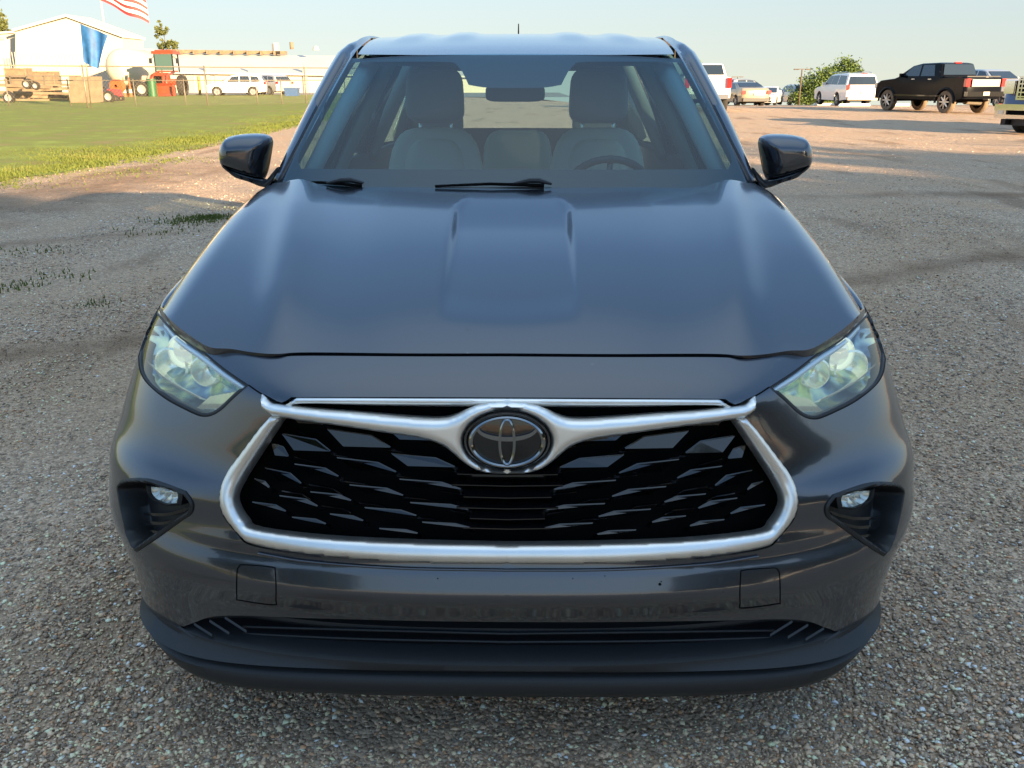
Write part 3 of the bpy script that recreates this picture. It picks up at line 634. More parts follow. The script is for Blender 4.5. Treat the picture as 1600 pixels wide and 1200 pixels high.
# roof
frz = L([(1.9, 1.568), (1.96, 1.583), (2.2, 1.628), (2.6, 1.675), (3.0, 1.70), (3.6, 1.705), (4.3, 1.68), (4.62, 1.65)])
def ROOF(x, s): return float(frz(s)) - .014 * (abs(x) / .6) ** 2.2 - .003
V = []; us = np.linspace(-1, 1, 61); vs = np.linspace(0, 1, 34)
def rf(u, v):
    hw = .607 + .035 * min(1, v * 4); x = u * hw; sf = 1.955 + .09 * abs(u) ** 2.4; s = sf + (4.62 - sf) * v
    z = ROOF(x, s); 
    for c, h in ((0.0, .0), (.24, .010), (-.24, .010), (.46, .010), (-.46, .010)):
        if h: z += h * math.exp(-((x - c) / .06) ** 4) * float(sst(2.25, 2.6, s))
    return (x, s, z)
V, F = grid(rf, us, vs); mk('roof', V, F, M['paint'], car)
mb = MB(); V, F = grid(lambda u, v: (u * .60, 1.99 + .09 * abs(u) ** 2.4 + (4.5 - 1.99) * v, rf(u, v)[2] - .04), us[::4], vs[::3]); mk('headliner', V, F, M['trim'], car)
# a-pillars + roof rails
for sgn in (-1, 1):
    O = cr([lp(424, 292, 1.56), lp(460, 209, 1.80), lp(498, 133, 2.04), lp(527, 83, 2.22), lp(543, 70, 2.30), lp(562, 63, 2.45), lp(584, 60, 2.8), (-.64, 3.4, 1.655), (-.64, 4.5, 1.63)], .06)
    I = cr([lp(439, 293, 1.43), lp(478, 222, 1.64), lp(516, 151, 1.85), lp(551, 90, 2.06), lp(563, 75, 2.26), lp(575, 65, 2.5), lp(588, 60, 2.8), (-.60, 3.4, 1.665), (-.60, 4.5, 1.64)], .06)
    n_ = 60; O = O[np.linspace(0, len(O) - 1, n_).astype(int)]; I = I[np.linspace(0, len(I) - 1, n_).astype(int)]; V = []
    for o_, i_ in zip(O, I):
        m_ = (o_ + i_) / 2 + np.array([-.012, -.012, .012]); q1 = i_ * .8 + o_ * .2
        V += [i_ + [0, 0.0, -.03], i_ + [0, -.004, .003], q1 + [-.001, -.006, .004], q1 + [-.003, -.006, -.006], q1 * .9 + o_ * .1 + [-.006, -.006, -.004], q1 * .85 + o_ * .15 + [-.008, -.009, .006], m_, o_ * .9 + i_ * .1 + [-.004, 0, .004], o_, o_ + [.01, .06, -.03]]
    V = np.array(V); F = [(10 * i + j, 10 * i + j + 1, 10 * i + j + 11, 10 * i + j + 10) for i in range(n_ - 1) for j in range(9)]
    mg = MB(); mg.tube(I[8:] + np.array([.004, .004, -.020]), .020, 8); gv = np.array(mg.V)
    if sgn > 0: gv[:, 0] *= -1
    mk('roof_ditch_trim', gv, mg.F, M['black'], car)
    if sgn > 0: V[:, 0] *= -1; F = [f[::-1] for f in F]
    mk('roof_pillar', V, F, M['paint'], car, True, 60)
    # corner trim at the foot of the pillar
    V = np.array([lp(423, 285, 1.53), lp(437, 286, 1.42), lp(432, 297, 1.38), lp(412, 297, 1.47), lp(404, 303, 1.50)]); V2 = V + [.03, .06, -.05]; V = np.vstack([V, V2])
    if sgn > 0: V[:, 0] *= -1
    mk('pillar_foot_trim', V, [(0, 1, 2, 3, 4), (0, 5, 6, 1), (1, 6, 7, 2), (2, 7, 8, 3), (3, 8, 9, 4), (4, 9, 5, 0)], M['black'], car, False)
# cowl under the glass
V, F = grid(lambda u, v: (u * .78, 1.17 + v * .1 + .19 * abs(u) ** 2.4, 1.13 - .012 * abs(u) + v * .004), np.linspace(-1, 1, 21), (0, .5, 1)); mk('cowl_panel', V, F, M['black'], car)
# wipers
def wiper(p0, p1, hub):
    w_ = bpy.data.objects.new('wiper', None); COL.objects.link(w_); w_.parent = car
    A = WS(*wsuv(*p0), -.010); B = WS(*wsuv(*p1), -.010); mb = MB(); mb.tube([A, (A + B) / 2 + [0, 0, .006], B], [.004, .005, .006], 6); mb.build('wiper_arm', M['deep'], w_, True)
    H = WS(*wsuv(*hub), -.012); mb = MB(); mb.tube([H + [-.06, 0, -.004], H + [-.01, -.004, .006], H + [.02, -.004, .006], H + [.06, 0, -.004]], [.004, .008, .008, .004], 8); mb.build('wiper_joint', M['black'], w_, True, 30)
    mb = MB(); mb.tube([A + [0, .006, -.008], B + [0, .006, -.008]], .004, 5); mb.build('wiper_blade', M['rubber'], w_)
wiper((442, 290), (565, 294), (540, 289)); wiper((680, 295), (850, 294), (832, 290))
# ---- mirrors (traced in front view, domed in depth)
mo = loop([(345, 232), (352, 217), (370, 211), (400, 209.5), (417, 213), (423, 222), (420, 245), (416, 266), (411, 280)], [(411, 280), (385, 274), (360, 265), (348, 258), (345, 246), (345, 232)], step=4)
for sgn in (-1, 1):
    mr = bpy.data.objects.new('side_mirror', None); COL.objects.link(mr); mr.parent = car
    P, T = cdt(mo, [], 4, 4); d = dpoly(P, mo); x = np.clip(d / 24, 0, 1); dome = .085 * (1 - (1 - x) ** 2) ** .5
    H = np.array([lp(a, b, 1.70) for a, b in P]); V = H.copy(); V[:, 1] -= dome; n = len(V)
    V, F = rim(V, [tuple(t) for t in T], np.tile([0, .035, 0], (n, 1))); nb = len(V)
    if sgn > 0: V = np.array(V); V[:, 0] *= -1
    mk('mirror_shell', V, F, M['paint'], mr, True, 60)
    cc = H.mean(0); V = (H - cc) * .93 + cc; V[:, 1] += .03
    if sgn > 0: V[:, 0] *= -1
    mk('mirror_glass', V, T, M['bright_chrome'], mr)
    tr = cr([(346, 256), (360, 268), (385, 277), (412, 284)], 4); A = np.array([lp(a, b, 1.66) for a, b in tr]); tl = MB(); tl.tube(A, [.004] + [.007] * (len(A) - 2) + [.006], 6); V = np.array(tl.V)
    if sgn > 0: V[:, 0] *= -1
    mk('indicator_strip', V, tl.F, M['carglass'], mr)
    arm = loop([(347, 258), (362, 270), (388, 279), (414, 284)], [(414, 284), (432, 262)], [(432, 262), (436, 280), (422, 293), (405, 291)], [(405, 291), (388, 284), (365, 276), (347, 258)], step=4)
    P, T = cdt(arm, [], 4, 4); d = dpoly(P, arm); V = np.array([lp(a, b, 1.64) for a, b in P]); n = len(V); V[:, 1] -= .03 * np.sqrt(np.clip(d / 8, 0, 1)); V, F = rim(V, [tuple(t) for t in T], np.tile([0, .07, 0], (n, 1)))
    V = np.array(V)
    if sgn > 0: V[:, 0] *= -1
    mk('mirror_arm', V, F, M['black'], mr, True, 60)
# ---- flanks, greenhouse, tail, floor, wheels
def sidepanel(sgn):
    ss = sorted(set(list(np.linspace(.98, 4.88, 60)) + [1.0])); V = []; rowz = [(.92, .30), (.94, .36), (.985, .50), (.992, .70), (.975, .85), (.95, .95), (.92, 1.03), (.885, 1.10)]
    for s in ss:
        zb = .30
        for c in (.98, 3.83):
            if abs(s - c) < .42: zb = max(zb, .38 + math.sqrt(.42 ** 2 - (s - c) ** 2))
        tail = float(sst(4.3, 4.95, s)) * .16
        for j, (x, z) in enumerate(rowz):
            zz = zb + (1.0 - .0 + (.10 if s > 1.5 else .10 * max(0, s - .98) / .52) - zb) * (z - .30) / .80; X = x - tail - (0.02 if s < 1.2 and j > 5 else 0)
            V.append((sgn * X, s, zz))
    n = len(rowz); F = [(i * n + j, i * n + j + 1, (i + 1) * n + j + 1, (i + 1) * n + j) for i in range(len(ss) - 1) for j in range(n - 1)]
    if sgn < 0: F = [f[::-1] for f in F]
    return V, F
for sgn in (-1, 1):
    V, F = sidepanel(sgn); mk('side_body', V, F, M['paint'], car, True, 50)
    def gh(u, v):
        s = 1.60 + u * 3.1; s = s + v * (.62 * (1 - u) - .12 * u); z = 1.09 + v * .53; x = .875 - .22 * v ** 1.2 - .10 * float(sst(.8, 1, u)); return (sgn * x, s, z)
    V, F = grid(gh, np.linspace(0, 1, 14), np.linspace(0, 1, 5)); mk('side_window', V, F, M['side_glass'], car)
    mb = MB()
    for u in (.30, .62, 1.0):
        mb = MB()
        a = Vector(gh(u, 0)); b = Vector(gh(u, .5)); c = Vector(gh(u, 1)); k = [.045, .04, .04] if u < 1 else [.1, .09, .07]; mb.tube([a, b, c], k, 6); mb.build('door_pillar', M['paint'], car, True)
    mb = MB(); mb.tube([gh(0, 0), gh(.5, 0), gh(1, 0)], .015, 6); mb.build('belt_trim', M['black'], car, True)
    for s in (.98, 3.83):
        wh = bpy.data.objects.new('wheel', None); COL.objects.link(wh); wh.parent = car; wh.location = (sgn * .84, s, .375)
        mb = MB(); mb.lathe([(.24, -.11), (.345, -.115), (.372, -.09), (.375, 0), (.372, .09), (.345, .115), (.24, .11)], axis='X', n=40); mb.build('tyre', M['rubber'], wh, True)
        mb = MB(); mb.lathe([(.245, -.10), (.235, 0), (.245, .105), (.225, .11), (.20, .085)], axis='X', n=32)
        for k in range(10):
            a = 2 * math.pi * k / 10; mb.box((sgn * .075, math.cos(a) * .12, math.sin(a) * .12), (.02, .22 if False else .03, .22), 0, 0) if False else mb.tube([(sgn * .07, 0, 0), (sgn * .085, math.cos(a) * .22, math.sin(a) * .22)], [.03, .018], 5)
        mb.build('rim', M['rim'], wh, True, 40)
# tailgate with a see-through rear window
def tg(u, v): return (u * (.80 - .12 * v), 4.90 - .42 * v ** 1.3 - .10 * abs(u) ** 3, .45 + v * 1.17)
outer_t = [(-1, 0), (1, 0), (1, 1), (-1, 1)]; hole_t = [(-.82, .62), (.82, .62), (.74, .93), (-.74, .93)]
P, T = cdt(cr(outer_t[:2], .1).tolist() + cr(outer_t[1:3], .1)[1:].tolist() + cr(outer_t[2:], .1)[1:].tolist() + cr([(-1, 1), (-1, 0)], .1)[1:-1].tolist(), [np.array(hole_t)], .1, .1)
mk('tailgate', [tg(a, b) for a, b in P], T, M['paint'], car)
V, F = grid(lambda u, v: tg(u, .62 + v * .31), np.linspace(-.82, .82, 9), (0, .5, 1)); mk('rear_window', V, F, glass('rear_glass', (.7, .7, .62), .04), car)
mb = MB(); mb.box((0, 2.9, .34), (1.7, 3.9, .05)); mb.box((0, .75, .30), (1.3, .9, .12)); mb.build('underbody', M['deep'], car)
mb = MB(); V, F = grid(lambda u, v: (u * .86, .34 + v * .9, .36 + .5 * float(sst(.0, .5, v))), np.linspace(-1, 1, 5), np.linspace(0, 1, 5)); mb.add(V, F); mb.build('engine_cover', M['deep'], car)
mb = MB(); mb.box((0, 1.28, .75), (1.72, .05, .72)); mb.build('firewall', M['deep'], car)
mb = MB(); mb.tube([(-.0, 4.0, 1.68), (.0, 4.12, 1.80)], [.006, .003], 6); mb.build('aerial', M['deep'], car)
# cabin
V, F = grid(lambda u, v: (u * .80, 1.38 + v * .52, 1.055 + .03 * math.sin(v * 3.0) - .16 * float(sst(.85, 1, v)) + (.015 if abs(u - .45) < .25 and v > .5 else 0)), np.linspace(-1, 1, 31), np.linspace(0, 1, 12)); mk('dashboard', V, F, M['dash'], car)
mb = MB(); mb.box((0, 1.93, 1.085), (.24, .02, .12)); mb.build('dash_screen', M['gloss_black'], car)
def rbox(c, d, r=.3, n=6, tilt=0, top=1.0):            # superellipsoid cushion
    V = []; F = []; nu, nv = 24, 14; mt = Matrix.Rotation(tilt, 3, 'X')
    def se(w, e): return math.copysign(abs(w) ** e, w)
    for j in range(nv + 1):
        ph = -math.pi / 2 + math.pi * j / nv
        for i in range(nu):
            th = 2 * math.pi * i / nu; z = se(math.sin(ph), r); k = 1 + (top - 1) * (z + 1) / 2
            v = Vector((d[0] / 2 * se(math.cos(ph), r) * se(math.cos(th), r) * k, d[1] / 2 * se(math.cos(ph), r) * se(math.sin(th), r), d[2] / 2 * z)); V.append(Vector(c) + mt @ v)
    F = [(j * nu + i, j * nu + (i + 1) % nu, (j + 1) * nu + (i + 1) % nu, (j + 1) * nu + i) for j in range(nv) for i in range(nu)]
    return V, F
for sx in (-.365, .365):
    st = bpy.data.objects.new('front_seat', None); COL.objects.link(st); st.parent = car
    V, F = rbox((sx, 2.52, .96), (.54, .16, .66), .45, tilt=-.22, top=.72); mk('seat_back', V, F, M['seat'], st)
    V, F = rbox((sx, 2.50, .98), (.30, .20, .52), .5, tilt=-.22, top=.9); mk('seat_centre', V, F, M['seat'], st)
    V, F = rbox((sx, 2.22, .62), (.54, .52, .18), .4); mk('seat_cushion', V, F, M['seat'], st)
    V, F = rbox((sx, 2.585, 1.42), (.27, .13, .23), .42, tilt=-.15, top=.92); mk('headrest', V, F, M['seat_dark'], st)
    for dx in (-.07, .07):
        mb = MB(); mb.tube([(sx + dx, 2.57, 1.22), (sx + dx, 2.585, 1.36)], .0065, 8); mb.build('headrest_post', M['bright_chrome'], st, True)
for sx in (-.42, 0, .42):
    V, F = rbox((sx, 3.45, .92), (.42, .15, .62), .4, tilt=-.25, top=.9); mk('rear_seat', V, F, M['seat'], car)
    if sx: V, F = rbox((sx, 3.53, 1.25), (.24, .09, .13), .45); mk('rear_headrest', V, F, M['seat_dark'], car)
sw = bpy.data.objects.new('steering_wheel', None); COL.objects.link(sw); sw.parent = car; sw.location = (.37, 2.04, 1.03); sw.rotation_euler = (R(-66), 0, 0)
mb = MB(); mb.tube([(.185 * math.cos(a), .185 * math.sin(a), 0) for a in np.linspace(0, 2 * math.pi, 37)[:-1]], .015, 8, closed=True); mb.build('wheel_ring', M['dash'], sw, True)
mb = MB(); V, F = rbox((0, 0, .0), (.17, .13, .05), .5); mb.add(V, F); mb.tube([(-.17, 0, 0), (.17, 0, 0)], .012, 6); mb.tube([(0, 0, 0), (0, -.17, 0)], .012, 6); mb.build('wheel_hub', M['gloss_black'], sw, True)
mb = MB(); c = lp(805, 146, 2.02); V, F = rbox(c, (.23, .03, .062), .4); mb.add(V, F); mb.build('rear_view_mirror', M['dash'], car, True)
mb = MB(); c = lp(795, 112, 2.0); V, F = rbox(c, (.19, .10, .10), .4); mb.add(V, F); mb.tube([c, lp(803, 146, 2.02)], .01, 6); mb.build('camera_housing', M['dash'], car, True)
for sx in (-1, 1):
    mb = MB(); V, F = grid(lambda u, v: (sx * (.86 - .03 * u), 1.6 + 3.2 * v, .4 + .70 * u), (0, 1), (0, 1)); mb.add(V, F); mb.build('door_card', M['dash'], car)
    for (u, w_) in ((.31, .05), (.63, .05)): mb = MB(); mb.tube([(sx * .84, 1.62 + u * 3.1, 1.08), (sx * .70, 1.62 + u * 3.1 + .3, 1.42), (sx * .60, 1.62 + u * 3.1 + .4, 1.62)], w_, 6); mb.build('pillar_trim', M['trim'], car, True)
    mb = MB(); mb.tube([(sx * .75, 1.52, 1.10), (sx * .64, 1.85, 1.38), (sx * .57, 2.1, 1.55)], [.03, .035, .04], 6); mb.build('pillar_trim', M['trim'], car, True)
exec_bg = True
# ================================================================== the lot, the grass and the ground
def terrain(x, y):
    d = max(0.0, y - 50); r = float(sst(-4, 10, x)); z = -.022 * d * r
    if y > 66: z -= .006 * (y - 66) * r
    if y > 92: z -= .05 * (y - 92) * r
    if y > 120: z -= .03 * (y - 120) * (1 - r)
    return z
def tramp(nm, fn, us, vs, m, kind='structure'):
    V, F = grid(fn, us, vs); o = mk(nm, V, F, m); return tag(o, kind=kind)
RUTS_AND_SUNSTRIP = [(1.6, 6.2, 6.2, 9.0, .28), (-5.2, 3.5, -1.0, 5.8, .25), (-6.4, 8.0, -5.6, 19.0, 1.3), (-3.4, 9.2, -7.8, 7.0, .35), (3.4, 12.0, 9.5, 12.6, .4), (2.5, 3.2, 3.2, 5.4, .15)]  # the widest strip, on the left, is warm sun dapple painted in brown
def groundmat():
    m = bpy.data.materials.new('gravel_ground'); m.use_nodes = True; n = m.node_tree; b = n.nodes['Principled BSDF']; L_ = n.links.new
    b.inputs['Roughness'].default_value = .9; b.inputs['Specular IOR Level'].default_value = .25
    tc = n.nodes.new('ShaderNodeTexCoord')
    def vor(sc): v = n.nodes.new('ShaderNodeTexVoronoi'); v.inputs['Scale'].default_value = sc; v.inputs['Randomness'].default_value = 1; L_(tc.outputs['Object'], v.inputs[0]); return v
    def noi(sc, det=5, mp=None):
        v = n.nodes.new('ShaderNodeTexNoise'); v.inputs['Scale'].default_value = sc; v.inputs['Detail'].default_value = det
        if mp:
            q = n.nodes.new('ShaderNodeMapping'); q.inputs['Scale'].default_value = mp; L_(tc.outputs['Object'], q.inputs[0]); L_(q.outputs[0], v.inputs[0])
        else: L_(tc.outputs['Object'], v.inputs[0])
        return v
    def ramp(src, els):
        r = n.nodes.new('ShaderNodeValToRGB'); e = r.color_ramp.elements
        while len(e) < len(els): e.new(.5)
        for k, (p, c) in enumerate(els): e[k].position = p; e[k].color = (*c, 1)
        L_(src, r.inputs[0]); return r
    def mix(a, b_, f, t='MIX'):
        x = n.nodes.new('ShaderNodeMix'); x.data_type = 'RGBA'; x.blend_type = t
        if isinstance(f, float): x.inputs[0].default_value = f
        else: L_(f, x.inputs[0])
        L_(a, x.inputs[6]); L_(b_, x.inputs[7]); return x.outputs[2]
    v1 = vor(85); v2 = vor(38); sepc = n.nodes.new('ShaderNodeSeparateColor'); L_(v1.outputs['Color'], sepc.inputs[0]); s2 = n.nodes.new('ShaderNodeSeparateColor'); L_(v2.outputs['Color'], s2.inputs[0])
    stone = ramp(sepc.outputs[0], [(0, (.12, .098, .078)), (.3, (.27, .225, .18)), (.6, (.40, .335, .265)), (.85, (.50, .425, .34)), (1, (.66, .58, .48))])
    stone2 = ramp(s2.outputs[1], [(0, (.15, .125, .10)), (.5, (.36, .305, .245)), (.9, (.48, .41, .33)), (1, (.64, .57, .48))])
    c = mix(stone.outputs[0], stone2.outputs[0], .35)
    d1 = ramp(noi(.55, 8).outputs[0], [(.42, (0, 0, 0)), (.60, (1, 1, 1))]); soil = ramp(noi(30, 4).outputs[0], [(.3, (.30, .225, .155)), (.7, (.44, .35, .25))])
    df = n.nodes.new('ShaderNodeMath'); df.operation = 'MULTIPLY'; df.inputs[1].default_value = .45; L_(d1.outputs[0], df.inputs[0]); c = mix(c, soil.outputs[0], df.outputs[0])
    rut = ramp(noi(1.3, 6, (1.0, .22, 1)).outputs[0], [(.56, (0, 0, 0)), (.68, (1, 1, 1))]); dk = ramp(noi(18, 3).outputs[0], [(.3, (.10, .07, .046)), (.7, (.20, .145, .095))])
    rf_ = n.nodes.new('ShaderNodeMath'); rf_.operation = 'MULTIPLY'; rf_.inputs[1].default_value = .6; L_(rut.outputs[0], rf_.inputs[0]); c = mix(c, dk.outputs[0], rf_.outputs[0])
    wob = noi(1.7, 5)
    for (ax, ay, bx, by, wd) in RUTS_AND_SUNSTRIP:             # old wheel ruts, wet and brown; the widest paints in a sunlit strip
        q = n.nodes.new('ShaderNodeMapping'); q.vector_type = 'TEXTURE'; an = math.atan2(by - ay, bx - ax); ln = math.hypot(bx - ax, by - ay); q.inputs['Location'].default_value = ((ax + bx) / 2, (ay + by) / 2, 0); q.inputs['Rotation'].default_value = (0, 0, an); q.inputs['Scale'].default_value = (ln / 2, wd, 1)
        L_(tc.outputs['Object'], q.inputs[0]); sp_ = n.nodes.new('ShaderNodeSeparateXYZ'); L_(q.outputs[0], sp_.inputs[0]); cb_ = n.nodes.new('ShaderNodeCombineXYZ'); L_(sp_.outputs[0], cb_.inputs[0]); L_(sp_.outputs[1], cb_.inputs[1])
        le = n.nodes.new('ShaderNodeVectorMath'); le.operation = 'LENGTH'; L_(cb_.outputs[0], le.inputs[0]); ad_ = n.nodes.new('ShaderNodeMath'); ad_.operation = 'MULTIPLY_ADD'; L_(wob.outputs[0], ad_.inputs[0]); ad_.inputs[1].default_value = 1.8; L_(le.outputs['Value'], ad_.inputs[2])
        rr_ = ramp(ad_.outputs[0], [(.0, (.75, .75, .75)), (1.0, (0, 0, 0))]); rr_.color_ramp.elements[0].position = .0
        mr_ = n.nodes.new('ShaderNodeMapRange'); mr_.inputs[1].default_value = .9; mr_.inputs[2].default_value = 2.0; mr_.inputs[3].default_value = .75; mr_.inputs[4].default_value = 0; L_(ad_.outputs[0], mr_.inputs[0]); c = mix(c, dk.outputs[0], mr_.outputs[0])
    wm = n.nodes.new('ShaderNodeVectorMath'); wm.operation = 'MULTIPLY'; wm.inputs[1].default_value = (1.30, 1.10, .93); L_(c, wm.inputs[0]); L_(wm.outputs[0], b.inputs['Base Color'])
    bp = n.nodes.new('ShaderNodeBump'); bp.inputs['Strength'].default_value = .9; bp.inputs['Distance'].default_value = .008; bp.invert = True
    L_(v1.outputs['Distance'], bp.inputs['Height']); bp2 = n.nodes.new('ShaderNodeBump'); bp2.inputs['Strength'].default_value = .8; bp2.inputs['Distance'].default_value = .05
    L_(noi(5, 8).outputs[0], bp2.inputs['Height']); L_(bp.outputs[0], bp2.inputs['Normal']); L_(bp2.outputs[0], b.inputs['Normal'])
    return m
xs = sorted(set([-900, -500, -250, -120, -60] + list(np.linspace(-30, 30, 81)) + [60, 120, 250, 500, 900])); ys = sorted(set([-300, -120, -60, -30] + list(np.linspace(-10, 40, 90)) + list(np.linspace(42, 140, 40)) + [180, 260, 400, 700, 1200, 2500]))
def gh_(x, y):
    z = terrain(x, y); near = float(sst(60, 20, y)) if y > 20 else 1.0
    if -40 < x < 40 and -12 < y < 60: z += near * (.018 * math.sin(x * 1.1 + .4 * y) * math.sin(y * .7 + 1) + .012 * math.sin(2.3 * x - .9 * y))
    return z - .0
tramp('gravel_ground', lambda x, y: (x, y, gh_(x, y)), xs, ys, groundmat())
# grass field, left of the lot
GR_E = L([(-20, -9.5), (5, -8.6), (10, -8.2), (15, -7.6), (20, -7.3), (30, -7.2), (60, -6.5), (110, -5)])
def gmat(nm, c0, c1, c2):
    m = bpy.data.materials.new(nm); m.use_nodes = True; n = m.node_tree; b = n.nodes['Principled BSDF']; b.inputs['Roughness'].default_value = .85; b.inputs['Specular IOR Level'].default_value = .15
    tc = n.nodes.new('ShaderNodeTexCoord'); a = n.nodes.new('ShaderNodeTexNoise'); a.inputs['Scale'].default_value = .8; a.inputs['Detail'].default_value = 12; a.inputs['Roughness'].default_value = .75
    r = n.nodes.new('ShaderNodeValToRGB'); e = r.color_ramp.elements; e[0].position = .36; e[0].color = (*c0, 1); e[1].position = .66; e[1].color = (*c2, 1); x = e.new(.5); x.color = (*c1, 1)
    n.links.new(tc.outputs['Object'], a.inputs[0]); n.links.new(a.outputs[0], r.inputs[0]); n.links.new(r.outputs[0], b.inputs['Base Color'])
    bp = n.nodes.new('ShaderNodeBump'); bp.inputs['Strength'].default_value = .6; bp.inputs['Distance'].default_value = .03; f = n.nodes.new('ShaderNodeTexNoise'); f.inputs['Scale'].default_value = 14; f.inputs['Detail'].default_value = 6
    n.links.new(tc.outputs['Object'], f.inputs[0]); n.links.new(f.outputs[0], bp.inputs['Height']); n.links.new(bp.outputs[0], b.inputs['Normal']); return m
M['grassbase'] = gmat('grass_soil', (.27, .21, .085), (.19, .215, .045), (.27, .32, .065)); M['grass'] = gmat('grass_blades', (.085, .10, .024), (.11, .14, .03), (.16, .16, .05))
tramp('grass_field', lambda u, v: ((1 - u) * (float(GR_E(v)) + .35 * math.sin(v * 1.3) + .2 * math.sin(v * 3.1)) + u * -140, v, gh_((1 - u) * float(GR_E(v)) + u * -140 if u < 1 else -140, v) * (1 if u < .05 else .0) + .012 + .06 * min(1, u * 40)), [0, .002, .006, .015, .04, .1, .3, 1], list(np.linspace(-20, 82, 160)), M['grassbase'])
def scatter_blades(n, fx, hh, nm, label):
    X, Y = fx(n); k = len(X); h = hh * (.5 + rng.random(k)); a = rng.random(k) * 6.283; w_ = .004 + .0005 * np.maximum(Y, 5); lean = (rng.random((k, 2)) - .5) * h[:, None] * .9
    Z = np.array([.01] * k); dx = np.cos(a) * w_; dy = np.sin(a) * w_
    V = np.stack([np.stack([X - dx, Y - dy, Z], -1), np.stack([X + dx, Y + dy, Z], -1), np.stack([X + lean[:, 0], Y + lean[:, 1], Z + h], -1)], 1).reshape(-1, 3)
    me = bpy.data.meshes.new(nm); me.vertices.add(3 * k); me.vertices.foreach_set('co', V.ravel()); me.loops.add(3 * k); me.loops.foreach_set('vertex_index', np.arange(3 * k)); me.polygons.add(k); me.polygons.foreach_set('loop_start', np.arange(k) * 3); me.polygons.foreach_set('loop_total', np.full(k, 3)); me.update()
    me.materials.append(M['grass']); o = bpy.data.objects.new(nm, me); COL.objects.link(o); tag(o, label, 'grass', kind='stuff'); return o
def fx1(n):
    Y = 9 + 45 * rng.random(n) ** 1.3; e = GR_E(Y); X = e - np.abs(rng.normal(0, 1, n)) * .0 + .5 - (Y * .75 + 1) * rng.random(n) ** 1.1; k = (X < e + .25 * rng.random(n) ** 3 * 3); return X[k], Y[k]
scatter_blades(330000, fx1, .042, 'grass', 'short sunlit green grass of the field beside the gravel lot')
def fx2(n):
    X = []; Y = []
    for (px, py, r, m_) in ((305, 346, .35, 420), (330, 342, .2, 420), (240, 366, .3, 60), (20, 452, .22, 70), (140, 480, .15, 50), (90, 435, .25, 60), (30, 290, .8, 250), (150, 272, 1.0, 420), (250, 252, .8, 420), (60, 395, .3, 50)):
        if m_ == 0: continue
        d = raydir(np.array(px), np.array(py)); t = -CAMH / d[2]; c = (d[0] * t, d[1] * t)
        X.append(c[0] + rng.normal(0, r * .6, m_)); Y.append(c[1] + rng.normal(0, r * .5, m_))
    return np.concatenate(X), np.concatenate(Y)
scatter_blades(0, fx2, .030, 'grass_tufts', 'small sparse grass tufts growing in the gravel on the left')
